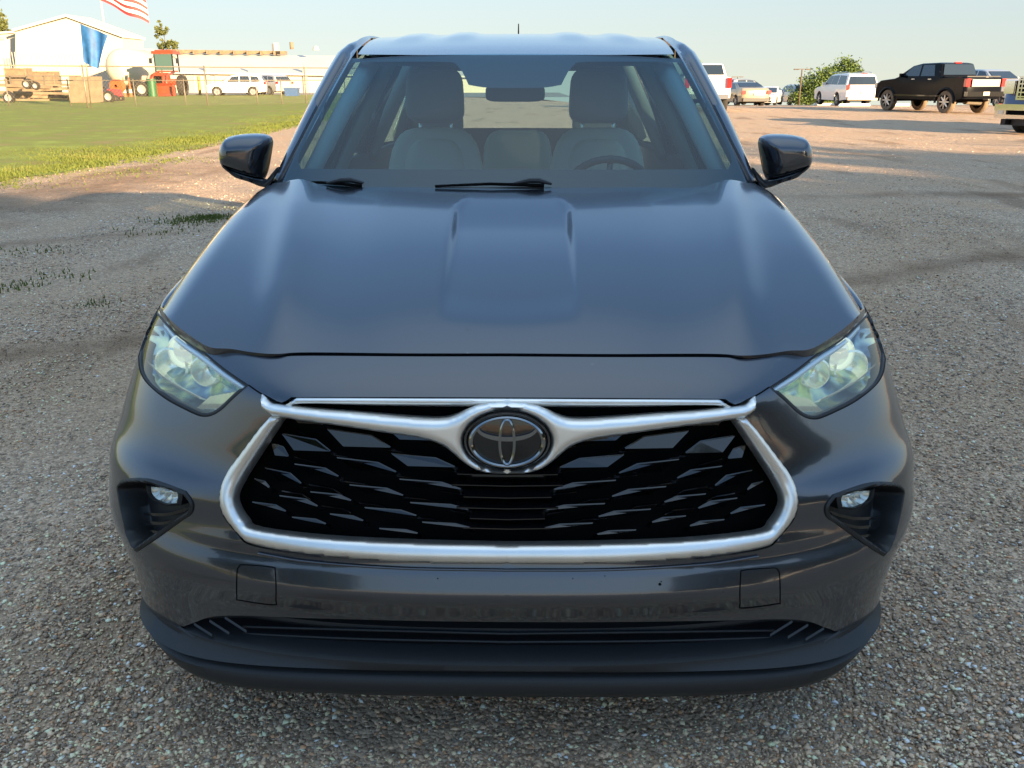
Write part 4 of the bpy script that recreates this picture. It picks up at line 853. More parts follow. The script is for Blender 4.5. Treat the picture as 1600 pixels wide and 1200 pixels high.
# loose stones
def stones(n, fy, nm, s0, s1):
    Y, X = fy(n); keep = ~((np.abs(X) < .9) & (Y > 2.3) & (Y < 6.4)); X, Y = X[keep], Y[keep]; k = len(X)
    r = s0 + (s1 - s0) * rng.random(k) ** 3; r *= (1 + .06 * np.maximum(Y - 3, 0)); O = np.array([[1, 0, 0], [0, 1, 0], [-1, 0, 0], [0, -1, 0], [0, 0, 1], [0, 0, -1]], float)
    dark = np.zeros(k)
    for (ax, ay, bx, by, wd) in RUTS_AND_SUNSTRIP:
        dx, dy = bx - ax, by - ay; ln = math.hypot(dx, dy); u_ = ((X - (ax + bx) / 2) * dx + (Y - (ay + by) / 2) * dy) / ln / (ln / 2); v_ = (-(X - (ax + bx) / 2) * dy + (Y - (ay + by) / 2) * dx) / ln / wd
        dark = np.maximum(dark, np.clip(1.25 - np.hypot(u_, v_) - .45 * np.sin(X * 5.1 + Y * 2.3) * np.sin(Y * 4.3 - X), 0, 1))
    patch = np.clip(.5 + .9 * np.sin(X * .9 + 1.7 * np.sin(Y * .6)) * np.sin(Y * 1.1 + np.sin(X * 1.3)), 0, 1)
    r = r * (1 - .45 * (dark > .3)) * np.where(rng.random(k) < .35 * patch, .6, 1)
    J = O[None] + (rng.random((k, 6, 3)) - .5) * .55; sc = np.stack([.8 + .5 * rng.random(k), .6 + .4 * rng.random(k), .35 + .25 * rng.random(k)], -1); J = J * sc[:, None]; a = rng.random(k) * 6.283; tl = rng.normal(0, .35, k)
    x, y, z = J[..., 0], J[..., 1], J[..., 2]; y, z = y * np.cos(tl)[:, None] - z * np.sin(tl)[:, None], y * np.sin(tl)[:, None] + z * np.cos(tl)[:, None]; x, y = x * np.cos(a)[:, None] - y * np.sin(a)[:, None], x * np.sin(a)[:, None] + y * np.cos(a)[:, None]
    g = .018 * np.sin(X * 1.1 + .4 * Y) * np.sin(Y * .7 + 1) + .012 * np.sin(2.3 * X - .9 * Y)
    V = np.stack([x * r[:, None] + X[:, None], y * r[:, None] + Y[:, None], z * r[:, None] + (g + r * .15)[:, None]], -1).reshape(-1, 3)
    T = np.array([[0, 1, 4], [1, 2, 4], [2, 3, 4], [3, 0, 4], [1, 0, 5], [2, 1, 5], [3, 2, 5], [0, 3, 5]]); F = (T[None] + (np.arange(k) * 6)[:, None, None]).reshape(-1)
    me = bpy.data.meshes.new(nm); me.vertices.add(6 * k); me.vertices.foreach_set('co', V.ravel()); nl = len(F); me.loops.add(nl); me.loops.foreach_set('vertex_index', F.astype(np.int32)); me.polygons.add(nl // 3); me.polygons.foreach_set('loop_start', np.arange(nl // 3) * 3); me.polygons.foreach_set('loop_total', np.full(nl // 3, 3)); me.update()
    pal = np.array([(.30, .27, .235), (.16, .15, .14), (.10, .094, .09), (.22, .20, .18), (.50, .46, .41), (.21, .15, .11), (.12, .13, .14), (.38, .33, .27), (.08, .075, .07)]); pr = np.array([.18, .2, .14, .18, .06, .08, .07, .05, .04]); pr = pr / pr.sum()
    c = pal[rng.choice(len(pal), k, p=pr)] * [2.9, 2.35, 1.85] * (.75 + .5 * rng.random(k))[:, None]; c = c * (1 - np.clip(dark, 0, 1)[:, None] * np.array([.5, .6, .68])) * (1 + (patch[:, None] - .5) * np.array([.10, 0, -.14])); c = np.clip(c, 0, .85); at_ = me.color_attributes.new('stone', 'FLOAT_COLOR', 'POINT'); at_.data.foreach_set('color', np.repeat(np.c_[c, np.ones(k)], 6, axis=0).ravel())
    m = bpy.data.materials.get('loose_stone')
    if not m:
        m = mat('loose_stone', (.2, .2, .2), .8, spec=.3); q = m.node_tree.nodes.new('ShaderNodeAttribute'); q.attribute_name = 'stone'; m.node_tree.links.new(q.outputs['Color'], m.node_tree.nodes['Principled BSDF'].inputs['Base Color'])
    me.materials.append(m); o = bpy.data.objects.new(nm, me); COL.objects.link(o); return tag(o, 'loose grey and brown gravel stones scattered over the lot', 'gravel', kind='stuff')
def fy1(n):
    Y = 1.45 + 9.5 * rng.random(n) ** 1.9; Y = Y + (rng.random(n) < .5) * np.maximum(Y - 7.5, 0) * rng.exponential(1.6, n); Y = np.minimum(Y, 24); X = (rng.random(n) * 2 - 1) * (Y * .64 + .45); return Y, X
stones(260000, fy1, 'gravel', .0032, .0105)

# ================================================================== parked vehicles
def vehicle(name, label, cat, prof, belt, W, colm, wheels, wr, glasses, px, Y, z, yaw, extra=None, group=None, topin=.80, rimc='rim', rear_red=None, front=None, roofm=None):
    """prof: side outline (y,z) from the lower front corner over the top to the lower rear corner; y=0 front"""
    z = terrain(wx(px, Y, z), Y)
    L_ = max(p[0] for p in prof); t = empty(name, label, cat, (wx(px, Y, z), Y, z), yaw, group); zt = max(p[1] for p in prof)
    def hw(zz): return W / 2 * (1 - (1 - topin) * max(0, (zz - belt)) / (zt - belt) - .05 * max(0, (.55 - zz)))
    pp = [np.array(p, float) for p in prof]; pth = []
    for a, b in zip(pp[:-1], pp[1:]):
        n = max(1, int(np.linalg.norm(b - a) / .25)); pth += [a + (b - a) * k / n for k in range(n)]
    pth.append(pp[-1]); pth = np.array(pth); V = []; st = [-1, -.985, -.94, -.82, -.5, 0, .5, .82, .94, .985, 1]
    c0 = np.array([L_ / 2, .7])
    for p in pth:
        for u in st:
            e = (abs(u) ** 10) * .05 + (abs(u) ** 30) * .03; d_ = c0 - p; d_ = d_ / np.linalg.norm(d_); q = p + d_ * e; bow = .06 * u * u if (p[0] < .4 or p[0] > L_ - .4) else 0
            V.append((u * hw(p[1]), q[0] - L_ / 2 + (bow if p[0] < L_ / 2 else -bow), q[1]))
    ns = len(st); F = [(i * ns + j, i * ns + j + 1, (i + 1) * ns + j + 1, (i + 1) * ns + j) for i in range(len(pth) - 1) for j in range(ns - 1)]
    mb = MB(); mb.add(V, F)
    zlow = pth[0][1]; bot = []
    for wc in sorted(wheels, reverse=True):
        r = wr * 1.13; a0 = math.asin(min(1, max(-1, (zlow - wr) / r)))
        bot += [(wc + r * math.cos(a), wr + r * math.sin(a)) for a in np.linspace(a0, math.pi - a0, 14)]
    ed = np.array([V[i * ns] for i in range(len(pth))]); side = np.vstack([ed[:, 1:], [(b_[0] - L_ / 2, b_[1]) for b_ in bot]])
    P, T = cdt(side, [], .35, .25)
    for sg in (-1, 1): mb.add([(sg * hw(zz), yy, zz) for yy, zz in P], [tuple(f) if sg > 0 else tuple(f)[::-1] for f in T])
    mb.build('body', colm, t, True, 35)
    if roofm: pass
    for k, (nm, poly) in enumerate(glasses):        # poly in (y,z) on both sides; or 'F'/'R' quad across
        g = MB()
        if nm == 'side_window':
            for sg in (-1, 1):
                g = MB(); n = len(poly); V = [(sg * (hw(b_) + .012), a_ - L_ / 2, b_) for a_, b_ in poly]; V += [(sg * (hw(b_) - .05), a_ - L_ / 2, b_) for a_, b_ in poly]
                g.add(V, [tuple(range(n)), tuple(range(2 * n - 1, n - 1, -1))] + [(i, (i + 1) % n, (i + 1) % n + n, i + n) for i in range(n)]); g.build(nm, M['carglass'], t)
        else:
            (ya, za), (yb, zb) = poly; sgn = -1 if nm == 'windscreen' else 1; n = Vector((0, sgn * abs(zb - za), abs(yb - ya))).normalized() * .015
            V = []
            for u in (-.88, -.5, 0, .5, .88):
                for (y_, z_) in ((ya, za), (yb, zb)): V.append(Vector((u * hw(z_), y_ - L_ / 2 - sgn * .0 + (.06 * u * u if y_ < .4 else (-.06 * u * u if y_ > L_ - .4 else 0)), z_)) + n)
            g.add(V, [(2 * i, 2 * i + 1, 2 * i + 3, 2 * i + 2) for i in range(4)]); g.build(nm, M['carglass'], t)
    for wc in wheels:
        for sg in (-1, 1):
            wh = bpy.data.objects.new('wheel', None); COL.objects.link(wh); wh.parent = t; wh.location = (sg * (W / 2 - .13), wc - L_ / 2, wr)
            m1 = MB(); m1.lathe([(wr * .62, -.11), (wr * .93, -.12), (wr, -.08), (wr, .08), (wr * .93, .12), (wr * .62, .11)], axis='X', n=28); m1.build('tyre', M['rubber'] if rimc != 'blackrim' else M['dusty'], wh, True, 40)
            m1 = MB(); m1.lathe([(wr * .64, .11 * sg), (wr * .60, .06 * sg), (wr * .2, .05 * sg), (0, .05 * sg)], axis='X', n=24)
            m1.build('rim', M['deep'] if rimc == 'blackrim' else M['dull'], wh, True, 40)
            m1 = MB()
            for k in range(8 if rimc == 'blackrim' else 5):
                a = 2 * math.pi * k / (8 if rimc == 'blackrim' else 5); m1.tube([(sg * .10, 0, 0), (sg * .115, math.cos(a) * wr * .6, math.sin(a) * wr * .6)], [wr * .12, wr * .07], 4)
            m1.build('spokes', M['rim'], wh)
    m1 = MB(); m1.box((0, 0, zlow + .02), (W * .8, L_ * .8, .14)); m1.build('chassis', M['deep'], t)
    m1 = MB(); m1.tube([(-W / 2 + .3, wheels[0] - L_ / 2, wr), (W / 2 - .3, wheels[0] - L_ / 2, wr)], .05, 6); m1.build('front_axle', M['deep'], t); m1 = MB(); m1.tube([(-W / 2 + .3, wheels[-1] - L_ / 2, wr), (W / 2 - .3, wheels[-1] - L_ / 2, wr)], .05, 6); m1.build('axle', M['deep'], t)
    for sg in (-1, 1):
        if rear_red:
            z0, z1, wd = rear_red; m1 = MB(); m1.box((sg * (hw((z0 + z1) / 2) - wd / 2 + .012), L_ / 2 - .05, (z0 + z1) / 2), (wd, .16, z1 - z0)); m1.build('tail_light', M['red'], t)
        if front:
            z0, z1, wd = front; m1 = MB(); m1.box((sg * (hw((z0 + z1) / 2) - wd / 2 - .01), -L_ / 2 + .10, (z0 + z1) / 2), (wd, .14, z1 - z0), sg * .12); m1.build('headlight', M['amber'], t)
        m1 = MB(); yw = [p for n_, p in glasses if n_ == 'windscreen']; yb_ = yw[0][0][0] + .35 if yw else 1.6; m1.box((sg * (W / 2 + .09), yb_ - L_ / 2, belt + .08), (.2, .10, .17)); m1.build('side_mirror', colm, t)
    if extra: extra(t, L_, W, hw)
    return t
M['dusty'] = mat('dusty_tyre', (.17, .125, .085), .9, noise=.2, nscale=5)
P_SUV = [(0, .35), (-.0, .62), (.06, .95), (.35, 1.10), (1.25, 1.20), (1.55, 1.28), (2.25, 1.84), (2.7, 1.93), (4.2, 1.96), (5.15, 1.90), (5.35, 1.80), (5.48, 1.25), (5.58, 1.1), (5.60, .75), (5.55, .42)]
G_SUV = [('side_window', [(1.85, 1.30), (2.35, 1.78), (2.85, 1.82), (2.85, 1.30)]), ('side_window', [(2.93, 1.30), (2.93, 1.82), (3.85, 1.84), (3.85, 1.30)]), ('side_window', [(3.98, 1.30), (3.98, 1.84), (5.0, 1.80), (5.2, 1.30)]), ('windscreen', [(1.6, 1.33), (2.22, 1.80)]), ('rear_window', [(5.47, 1.28), (5.36, 1.76)])]
def bumper_rear(t, L_, W, hw, m=None, z=.55, plate=True):
    m1 = MB(); m1.box((0, L_ / 2 + .01, z), (W * .92, .14, .2)); m1.build('rear_bumper', m or M['dull'], t)
    if plate: m1 = MB(); m1.box((0, L_ / 2 + .03, z + .32), (.32, .02, .16)); m1.build('licence_plate', M['dull'], t)
def ex_suv(t, L_, W, hw):
    bumper_rear(t, L_, W, hw, M['tan'], .5); m1 = MB(); m1.box((0, L_ / 2 - .1, 1.93), (.35, .06, .04)); m1.build('brake_light', M['red'], t)
    for sg in (-1, 1): m1 = MB(); m1.tube([(sg * .68, -1.3 + .4, 1.97), (sg * .68, -.8 + .4, 2.02), (sg * .68, 1.8, 2.02), (sg * .68, 2.2, 1.96)], .02, 6); m1.build('roof_rail', M['rim'], t)
vehicle('parked_suv', 'large white SUV seen from its rear corner in front of the round tree', 'car', P_SUV, 1.25, 2.0, M['white'], [1.0, 4.05], .41, G_SUV, 1318, 60, 0, R(-178), ex_suv, 'vehicles parked at the edge of the gravel lot', rear_red=(1.0, 1.28, .17), front=(.75, .95, .3))
# black crew-cab pickup
P_PU = [(0, .55), (.0, .9), (.08, 1.22), (.3, 1.36), (1.3, 1.46), (1.55, 1.54), (2.35, 2.02), (2.8, 2.10), (3.9, 2.12), (4.15, 2.08), (4.32, 1.58), (4.36, 1.50), (5.8, 1.50), (5.85, 1.45), (5.88, .80), (5.86, .62)]
G_PU = [('side_window', [(1.95, 1.55), (2.45, 1.98), (2.95, 2.02), (2.98, 1.55)]), ('side_window', [(3.08, 1.55), (3.05, 2.02), (3.75, 2.02), (3.95, 1.55)]), ('windscreen', [(1.6, 1.58), (2.3, 1.98)]), ('rear_window', [(4.31, 1.60), (4.18, 2.04)])]
def ex_pu(t, L_, W, hw):
    m1 = MB(); m1.box((0, L_ / 2 + .02, .82), (W * .96, .2, .2)); m1.build('rear_bumper', M['gloss_black'], t); m1 = MB(); m1.box((0, L_ / 2 + .125, .84), (.32, .02, .15)); m1.build('licence_plate', M['amber'], t)
    m1 = MB(); m1.box((0, L_ / 2 + .012, 1.27), (W * .72, .03, .30)); m1.build('tailgate_panel', M['greyp'], t); m1 = MB(); m1.box((0, 1.18, 2.11), (.35, .06, .05)); m1.build('brake_light', M['red'], t)
    for sg in (-1, 1):
        m1 = MB(); m1.box((sg * (W / 2 + .01), .1, .72), (.08, 3.0, .06)); m1.build('running_board', M['gloss_black'], t)
        for wc in (1.0, 4.75):
            m1 = MB(); r = .53; V = []; aa = np.linspace(-.1, math.pi + .1, 16)
            for a in aa:
                for (rr, xx) in ((r * .95, .0), (r * .97, .05), (r * 1.12, .05), (r * 1.16, .0)): V.append((sg * (W / 2 + xx - .01), wc - L_ / 2 + rr * math.cos(a), .48 + rr * math.sin(a)))
            m1.add(V, [(4 * i + j, 4 * i + j + 1, 4 * i + j + 5, 4 * i + j + 4) for i in range(15) for j in range(3)]); m1.build('wheel_arch', M['blackp'], t, True)
        m1 = MB(); m1.box((sg * (W / 2 + .01), -.30, 1.42), (.03, .2, .04)); m1.box((sg * (W / 2 + .01), .75, 1.42), (.03, .2, .04)); m1.build('door_handle', M['rim'], t)
    m1 = MB(); m1.box((0, L_ / 2 - .9, 1.53), (W * .86, 1.5, .05)); m1.build('bed_cover', M['black'], t); m1 = MB(); m1.tube([(0, L_ / 2, .6), (0, L_ / 2 + .3, .6)], .03, 6); m1.build('tow_hitch', M['metal'], t)
    m1 = MB(); m1.tube([(-.7, L_ / 2 - .9, .45), (.3, L_ / 2 - .7, .5)], .12, 8); m1.build('exhaust', M['metal'], t)
def place(px0, px1): return (px0 + px1) / 2
vehicle('pickup_truck', 'lifted black crew-cab pickup with a silver tailgate panel on the gravel', 'truck', P_PU, 1.5, 2.03, M['blackp'], [1.0, 4.75], .48, G_PU, 1456, 43, 0, R(-163), ex_pu, 'vehicles parked at the edge of the gravel lot', rear_red=(1.12, 1.44, .2), front=(1.0, 1.25, .25), rimc='blackrim', topin=.84)
P_SED = [(0, .25), (-.0, .5), (.08, .72), (.4, .84), (1.25, .95), (2.1, 1.38), (2.7, 1.47), (3.3, 1.43), (4.1, 1.14), (4.75, 1.10), (4.88, .95), (4.90, .55), (4.82, .28)]
G_SED = [('side_window', [(1.75, 1.0), (2.25, 1.36), (2.65, 1.40), (2.65, 1.0)]), ('side_window', [(2.72, 1.0), (2.72, 1.40), (3.2, 1.36), (3.75, 1.05)]), ('windscreen', [(1.35, 1.0), (2.1, 1.37)]), ('rear_window', [(4.05, 1.16), (3.32, 1.42)])]
def ex_sed(t, L_, W, hw): bumper_rear(t, L_, W, hw, M['black'], .42)
vehicle('parked_sedan', 'tan four-door sedan seen from behind next to the white pickup tailgate', 'car', P_SED, 1.0, 1.85, M['tan'], [.95, 3.85], .34, G_SED, 1157, 61, 0, R(-172), ex_sed, 'vehicles parked at the edge of the gravel lot', rear_red=(.75, .95, .25))
def ex_front(t, L_, W, hw):
    m1 = MB(); m1.box((0, -L_ / 2 - .0, .55), (W * .6, .08, .2)); m1.build('grille', M['gloss_black'], t)
    m1 = MB(); m1.box((0, -L_ / 2 - .01, .36), (W * .7, .08, .12)); m1.build('air_intake', M['gloss_black'], t)
vehicle('parked_sedan', 'small cream sedan facing the viewer between the tan sedan and the minivan', 'car', P_SED, 1.0, 1.80, M['white'], [.95, 3.85], .34, G_SED, 1200, 78, 0, R(-24), ex_front, 'vehicles parked at the edge of the gravel lot', front=(.58, .74, .4))
P_VAN = [(0, .3), (.0, .6), (.1, .88), (.9, 1.08), (1.15, 1.15), (2.15, 1.68), (2.8, 1.76), (4.3, 1.77), (4.85, 1.72), (5.02, 1.2), (5.1, .9), (5.08, .4)]
G_VAN = [('side_window', [(1.75, 1.12), (2.3, 1.58), (2.7, 1.63), (2.7, 1.12)]), ('side_window', [(2.78, 1.12), (2.78, 1.63), (3.7, 1.65), (3.7, 1.12)]), ('side_window', [(3.8, 1.12), (3.8, 1.65), (4.6, 1.62), (4.8, 1.12)]), ('windscreen', [(1.2, 1.2), (2.1, 1.64)]), ('rear_window', [(5.01, 1.2), (4.88, 1.66)])]
def ex_van(t, L_, W, hw): bumper_rear(t, L_, W, hw, M['tan'], .48)
vehicle('minivan', 'silver-tan minivan seen from behind beside the lamp post', 'van', P_VAN, 1.1, 1.95, M['pearl'], [.95, 3.95], .34, G_VAN, 1240, 84, 0, R(-178), ex_van, 'vehicles parked at the edge of the gravel lot', rear_red=(.88, 1.18, .15))
vehicle('pickup_truck', 'white pickup truck partly hidden behind the windscreen pillar of the SUV', 'truck', P_PU, 1.5, 2.03, M['white'], [1.0, 4.75], .42, G_PU, 1094, 45, 0, R(174), lambda t, L_, W, hw: bumper_rear(t, L_, W, hw, M['rim'], .68), 'vehicles parked at the edge of the gravel lot', rear_red=(1.05, 1.48, .2), front=(1.0, 1.25, .25))
vehicle('pickup_truck', 'dark pickup roof rising behind the tan sedan', 'truck', P_PU, 1.5, 2.0, M['greyp'], [1.0, 4.75], .42, G_PU, 1158, 80, wz(162, 80) - .2, R(100), None, 'vehicles parked at the edge of the gravel lot', rear_red=(1.05, 1.48, .2))
vehicle('pickup_truck', 'pale grey pickup facing the viewer behind the black pickup', 'truck', P_PU, 1.5, 2.0, M['pearl'], [1.0, 4.75], .42, G_PU, 1540, 57, 0, R(14), ex_front, 'vehicles parked at the edge of the gravel lot', front=(1.0, 1.25, .3))
# big chrome-nosed truck at the right edge
def ex_ram(t, L_, W, hw):
    y0 = -L_ / 2
    m1 = MB(); m1.box((0, y0 - .04, 1.22), (1.15, .10, .62)); m1.build('grille_surround', M['bright_chrome'], t)
    m1 = MB(); m1.box((0, y0 - .10, 1.22), (1.02, .02, .52)); m1.build('grille', M['deep'], t)
    m1 = MB()
    for i in range(5): m1.box((0, y0 - .13, 1.0 + i * .11), (1.02, .05, .035))
    for i in range(7): m1.box((-.42 + i * .14, y0 - .125, 1.22), (.03, .04, .52))
    m1.box((0, y0 - .15, 1.22), (.22, .06, .2)); m1.build('grille_bars', M['bright_chrome'], t)
    m1 = MB(); m1.box((0, y0 - .16, .72), (2.02, .26, .16)); m1.box((0, y0 - .16, .47), (1.9, .24, .10)); m1.box((-.86, y0 - .15, .58), (.30, .26, .30), .2); m1.box((.86, y0 - .15, .58), (.30, .26, .30), -.2); m1.build('front_bumper', M['bright_chrome'], t)
    m1 = MB(); m1.box((0, y0 - .10, .58), (1.3, .24, .16)); m1.build('bumper_intake', M['deep'], t)
    for sg in (-1, 1):
        m1 = MB(); m1.box((sg * .76, y0 - .02, 1.24), (.34, .2, .34), sg * .25); m1.build('headlight', M['bright_chrome'], t); m1 = MB(); m1.box((sg * .6, y0 - .12, .33), (.1, .3, .12)); m1.build('tow_hook', M['deep'], t)
        m1 = MB(); m1.box((sg * .85, y0 - .28, .58), (.2, .02, .1)); m1.build('fog_light', M['amber'], t)
    m1 = MB(); m1.box((0, y0 + .05, .32), (1.7, .4, .16)); m1.build('air_dam', M['black'], t)
M['navy'] = paint('navy_car_paint', (.05, .08, .18), .5, .3)
vehicle('pickup_truck', 'dark blue heavy pickup with a chrome grille and bumper at the right edge', 'truck', P_PU, 1.5, 2.05, M['navy'], [1.05, 4.75], .42, G_PU, 1700, 27, 0, R(-58), ex_ram)
# kerb stops near the far vehicles
for i, (px, Y, wd, zz) in enumerate(((1335, 57, 2.0, 0), (1402, 57, 1.6, 0), (1300, 64, 2.6, 0))):
    mb = MB(); mb.prism([(-wd / 2, 0), (wd / 2, 0), (wd / 2 - .08, .14), (-wd / 2 + .08, .14)], -.08, .08); o = mb.build('parking_block', M['white']); o.location = (wx(px, Y, 0), Y, terrain(wx(px, Y), Y)); o.rotation_euler = (0, 0, .1)
    tag(o, ['white concrete parking block under the rear of the white SUV', 'white parking block between the white SUV and black pickup', 'white parking block left of the white SUV wheels'][i], 'parking block', 'concrete parking blocks')

# ================================================================== trees
def leafmat(nm, c0, c1):
    m = mat(nm, c0, .6, spec=.2); n = m.node_tree; b = n.nodes['Principled BSDF']; g = n.nodes.new('ShaderNodeNewGeometry'); r = n.nodes.new('ShaderNodeValToRGB'); e = r.color_ramp.elements
    e[0].color = (*c0, 1); e[1].color = (*c1, 1); n.links.new(g.outputs['Random Per Island'], r.inputs[0]); n.links.new(r.outputs[0], b.inputs['Base Color']); b.inputs['Subsurface Weight'].default_value = 0; return m
M['leaf'] = leafmat('leaves', (.05, .085, .02), (.13, .19, .05)); M['pine'] = leafmat('pine_needles', (.06, .08, .025), (.14, .15, .05))
def tree(name, label, loc, H, blobs, n, ls, m='leaf', trunk=(.18, .0), group=None, seed=1):
    rg = np.random.default_rng(seed); t = empty(name, label, 'tree', loc, 0, group); tb = MB(); h0 = max(min(b[2] for b in blobs) , .5)
    tb.tube([(0, 0, -.3), (.05, 0, h0 * .5), (0, .05, H * .8)], [trunk[0], trunk[0] * .75, trunk[0] * .25], 8)
    for (x, y, z, r, rz2) in blobs: tb.tube([(0, 0, max(z - r * .9, h0 * .4)), (x * .6, y * .6, z - rz2 * .2), (x, y, z + rz2 * .3)], [trunk[0] * .5, trunk[0] * .3, trunk[0] * .08], 5)
    tb.build('trunk', M['bark'], t, True)
    P = []; vol = np.array([b[3] ** 2 * b[4] for b in blobs]); vol = vol / vol.sum()
    for b, v in zip(blobs, vol):
        k = max(3, int(n * v / 26)); d = rg.normal(size=(k, 3)); d /= np.linalg.norm(d, axis=1)[:, None]; rr = (.45 + .62 * rg.random(k) ** .6)[:, None]; c = np.array(b[:3]) + d * rr * [b[3], b[3], b[4]]
        P.append((c[:, None] + rg.normal(0, .13 * b[3], (k, 26, 3))).reshape(-1, 3))
    P = np.vstack(P); k = len(P); a = rg.normal(size=(k, 3)); a /= np.linalg.norm(a, axis=1)[:, None]; b2 = np.cross(a, rg.normal(size=(k, 3))); b2 /= np.linalg.norm(b2, axis=1)[:, None]; s_ = ls * (.6 + .8 * rg.random(k))[:, None]
    V = np.stack([P - a * s_, P + b2 * s_ * .5, P + a * s_, P - b2 * s_ * .5], 1).reshape(-1, 3)
    me = bpy.data.meshes.new('crown'); me.vertices.add(4 * k); me.vertices.foreach_set('co', V.ravel()); me.loops.add(4 * k); me.loops.foreach_set('vertex_index', np.arange(4 * k)); me.polygons.add(k); me.polygons.foreach_set('loop_start', np.arange(k) * 4); me.polygons.foreach_set('loop_total', np.full(k, 4)); me.update(); me.materials.append(M[m])
    o = bpy.data.objects.new('crown', me); COL.objects.link(o); o.parent = t; return t
Yt = 78
tree('leafy_tree', 'broad leafy tree behind the white SUV, the lower left clump', (wx(1280, Yt), Yt, -2.2), 4.6, [(0, 0, 2.6, 1.7, 1.7), (-1.2, 0, 2.2, 1.2, 1.4), (1.3, .2, 2.6, 1.3, 1.5), (.3, 0, 3.2, 1.3, 1.0)], 9000, .10, seed=3)
tree('leafy_tree', 'taller leafy tree behind the roof of the white SUV', (wx(1322, Yt), Yt + 1, -2.2), 5.5, [(0, 0, 3.4, 1.4, 1.7), (-.7, 0, 3.0, 1.2, 1.5), (.4, 0, 4.1, .9, .8)], 8000, .10, seed=4)
tree('leafy_tree', 'treetop peeking out beside the windscreen pillar on the right', (wx(1086, 90), 90, -2.5), 6, [(0, 0, 4.3, .9, 1.2), (.3, 0, 3.2, 1.2, 1.2)], 2500, .12, seed=5)
tree('pine_tree', 'thin scraggly pine behind the long low building', (wx(266, 140), 140, 0), 9.2, [(-.6, 0, 8.6, .5, .7), (-.2, 0, 7.9, .9, .5), (-.7, 0, 7.0, .6, .6), (.8, 0, 6.0, 1.1, .5), (-.6, 0, 5.6, .7, .5), (1.6, 0, 5.7, .6, .5)], 1500, .22, 'pine', (.12, 0), seed=6)
tree('leafy_tree', 'tree rising behind the white building at the left edge', (wx(6, 140), 140, 0), 11, [(0, 0, 9.6, 1.4, 1.3), (.9, 0, 8.6, 1.2, 1.0), (-1, 0, 8.2, 1.4, 1.2), (2.0, 0, 7.6, .7, .4)], 4500, .22, 'pine', (.2, 0), seed=7)
# the trees behind the viewer whose shade covers the car
bl = [(0, 0, 5.2, 2.6, 2.2), (-1.8, .4, 4.4, 2.0, 1.8), (1.9, -.3, 4.5, 2.1, 1.9), (.2, 1.2, 6.3, 1.8, 1.5), (-.6, -1.4, 3.4, 2.2, 1.4), (1.0, .6, 2.6, 2.2, 1.2), (-1.6, .2, 2.2, 1.8, 1.3)]
shade0 = tree('shade_tree', 'leafy shade tree standing behind the viewer', (0, -30, 0), 8, bl, 15000, .17, seed=11, group='trees behind the viewer')
def dup(root, loc, rz, s):
    r = root.copy(); COL.objects.link(r); r.location = loc; r.rotation_euler = (0, 0, rz); r.scale = (s, s, s)
    for ch in list(root.children): c = ch.copy(); COL.objects.link(c); c.parent = r
    return r
SH = [(13.5, -28, 1.0), (17, -29, 1.1), (20.5, -25, 1.0), (24, -26, 1.1), (27, -22, 1.0), (30.5, -23, 1.1), (34, -19, 1.0), (38, -18, 1.1), (42, -15, 1.0), (46, -13, .95), (-15, -27, 1.0), (-21, -22, .9), (-27, -24, 1.1)]
shade0.location = (SH[0][0], SH[0][1], 0)
for i, (x, y, s_) in enumerate(SH[1:]): dup(shade0, (x, y, 0), i * 1.7, s_ * 1.2)
# lamp posts
def lamp_post(px, Y, ztop_px, label):
    x = wx(px, Y); zt = wz(ztop_px, Y); z0 = terrain(x, Y); t = empty('lamp_post', label, 'lamp post', (x, Y, z0), 0, 'lamp posts of the lot'); mb = MB(); mb.tube([(0, 0, 0), (0, 0, zt - z0)], [.07, .05], 8); mb.build('pole', M['bark'], t, True)
    mb = MB(); mb.box((0, 0, zt - z0), (1.2, .06, .05)); mb.build('cross_arm', M['bark'], t)
    for sg in (-1, 1): mb = MB(); mb.box((sg * .45, 0, zt - z0 - .02), (.36, .2, .08)); mb.build('lamp_head', M['bark'], t)
lamp_post(1249, 74, 108, 'tall twin-head lamp post beside the minivan'); lamp_post(1151, 110, 120, 'distant lamp post above the tan sedan')

# ================================================================== left background: fence, buildings, tractor, yard clutter
def fence(name, label, pts, h, tall):
    t = empty(name, label, 'fence', (pts[0][0], pts[0][1], 0)); o = Vector((pts[0][0], pts[0][1], 0)); tp = []
    for (x, y) in pts:
        p = Vector((x, y, 0)) - o; mb = MB(); mb.tube([p + Vector((0, 0, -.2)), p + Vector((0, 0, h))], .038 if tall else .03, 8); mb.lathe([(0, .05), (.03, .03), (.045, 0)], p + Vector((0, 0, h)), n=8); mb.build('post', M['metal'], t, True); tp.append(p + Vector((0, 0, h - .04)))
    mb = MB(); mb.tube(tp, .03 if tall else .022, 6); mb.build('top_rail', M['metal'], t, True)
    mb = MB(); W_ = .0022
    for a, b in zip(tp[:-1], tp[1:]):
        ln = (b - a).length; n = int(ln / .18); d = (b - a) / ln; nrm = Vector((-d.y, d.x, 0))
        for k in range(-int(h / .18), n):
            for sg in (1, -1):
                x0, x1 = k * .18, k * .18 + (h - .1); z0, z1 = (.05, h - .05) if sg > 0 else (h - .05, .05)
                if x0 < 0: z0 += sg * (-x0); x0 = 0
                if x1 > ln: z1 -= sg * (x1 - ln); x1 = ln
                if x1 <= x0: continue
                A = a + d * x0; B = a + d * x1; A.z = z0; B.z = z1; u = Vector((0, 0, W_)); mb.add([A - u, A + u, B + u, B - u], [(0, 1, 2, 3)])
    mb.build('chain_link_mesh', M['metal'], t)
    return t
def gx(px, Y): return (wx(px, Y), Y)
def gpx(px, py):
    d = raydir(np.array(float(px)), np.array(float(py))); t = -CAMH / d[2]; return (d[0] * t, d[1] * t)
